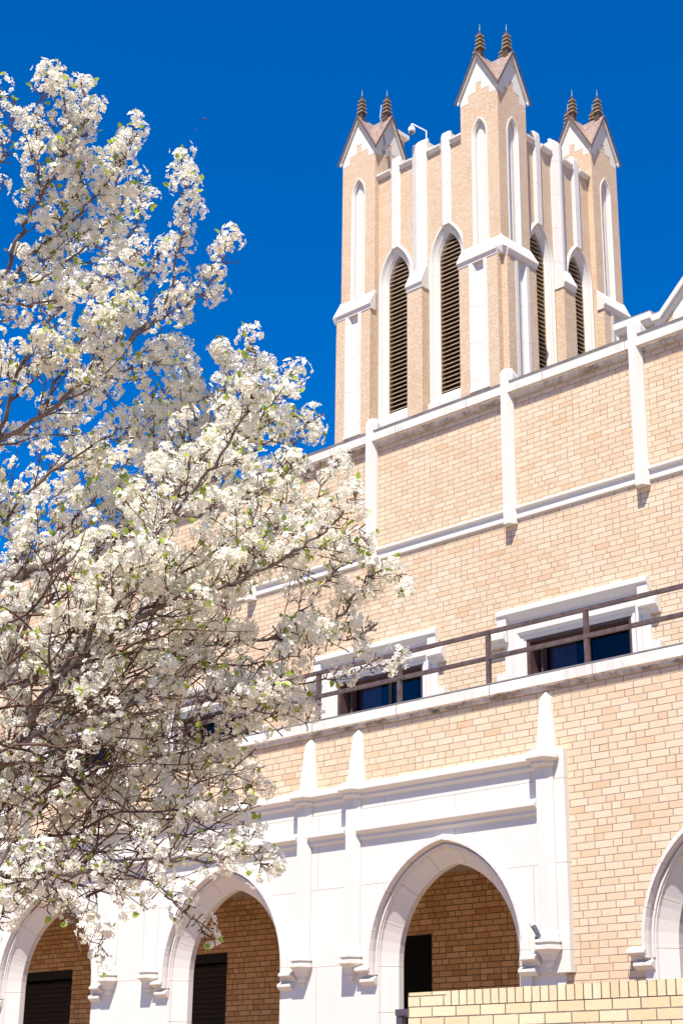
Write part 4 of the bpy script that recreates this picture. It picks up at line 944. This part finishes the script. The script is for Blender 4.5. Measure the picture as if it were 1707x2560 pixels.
def place(PV, PF, pos, dirs, sc_):
    n = len(pos); pos, dirs, sc_ = np.array(pos), np.array(dirs), np.array(sc_)
    u = np.cross(dirs, rng.normal(0, 1, (n, 3))); u /= np.linalg.norm(u, axis=1, keepdims=True); v = np.cross(dirs, u)
    W = pos[:, None]+sc_[:, None, None]*(PV[None, :, 0:1]*u[:, None]+PV[None, :, 1:2]*v[:, None]+PV[None, :, 2:3]*dirs[:, None])
    return W, (PF[None]+np.arange(n)[:, None, None]*len(PV)).reshape(-1, PF.shape[1])
W_, Fi = place(FV, FF, fl_pos, fl_dir, fl_s); W_ = W_+rng.normal(0, .0009, W_.shape)
cr = mesh_from('blossom', W_.reshape(-1, 3), Fi, 'petal', tree, False); cr['kind'] = 'stuff'
W_, Fi = place(CV, CF, fl_pos, fl_dir, fl_s)
o_ = mesh_from('stamens', W_.reshape(-1, 3), Fi, 'stamen', cr, False); o_.parent = cr; o_.matrix_parent_inverse = Matrix.Translation(-Vector(tree.location)); o_['kind'] = 'stuff'
LV = np.array([(0, 0, 0), (.32, -.36, .10), (.30, .36, .12), (.36, 0, -.02), (.72, -.30, .06), (.70, .30, .10), (.74, 0, -.06), (1.08, .02, -.10)])
LF = np.array([(0, 1, 3), (0, 3, 2), (1, 4, 3), (4, 6, 3), (3, 6, 5), (3, 5, 2), (4, 7, 6), (6, 7, 5)])
def place_leaf(L):
    W_, Q_ = [], []
    for i, (p, d, s) in enumerate(L):
        nrm = unit(np.cross(d, rng.normal(0, 1, 3))+UP*.4); v = unit(np.cross(nrm, d)); nrm = np.cross(d, v)
        W_.append(p+s*1.15*(LV[:, 0:1]*d+LV[:, 1:2]*v+LV[:, 2:3]*nrm)); Q_.append(LF+i*len(LV))
    return np.concatenate(W_), np.concatenate(Q_)
a_, b_ = place_leaf(lf); o_ = mesh_from('leaves', a_, b_, 'leaf', tree, True); o_['kind'] = 'stuff'
print('TREE', len(TUBES), len(TWIGS), len(SPURS), 'flowers', len(fl_pos), 'leaves', len(lf))

# two bees and a drifting petal in the sky
def bee(px, py, dep, s, label):
    c = PX(px, py, dep); t = thing('bee', label, 'insect', tuple(c))
    m = MB(); m.ball(tuple(c), s, s*.7, s*.62, 10, 6, -.98, .98); m.ball(tuple(c+np.array((s*1.05, 0, s*.15))), s*.45, None, None, 8, 5, -.98, .98); m.build('body', 'bee', t, True)
    for sg in (-1, 1):
        m = MB(); m.ball(tuple(c+np.array((-.2*s, sg*s*.9, s*.7))), s*.45, s*.95, s*.08, 8, 4, -.98, .98); m.build('wing', 'bee_wing', t, True)
bee(512, 298, 6.2, .0052, 'larger reddish brown bee flying in the blue sky')
bee(493, 324, 6.4, .0030, 'smaller dark bee flying just below the larger one in the sky')
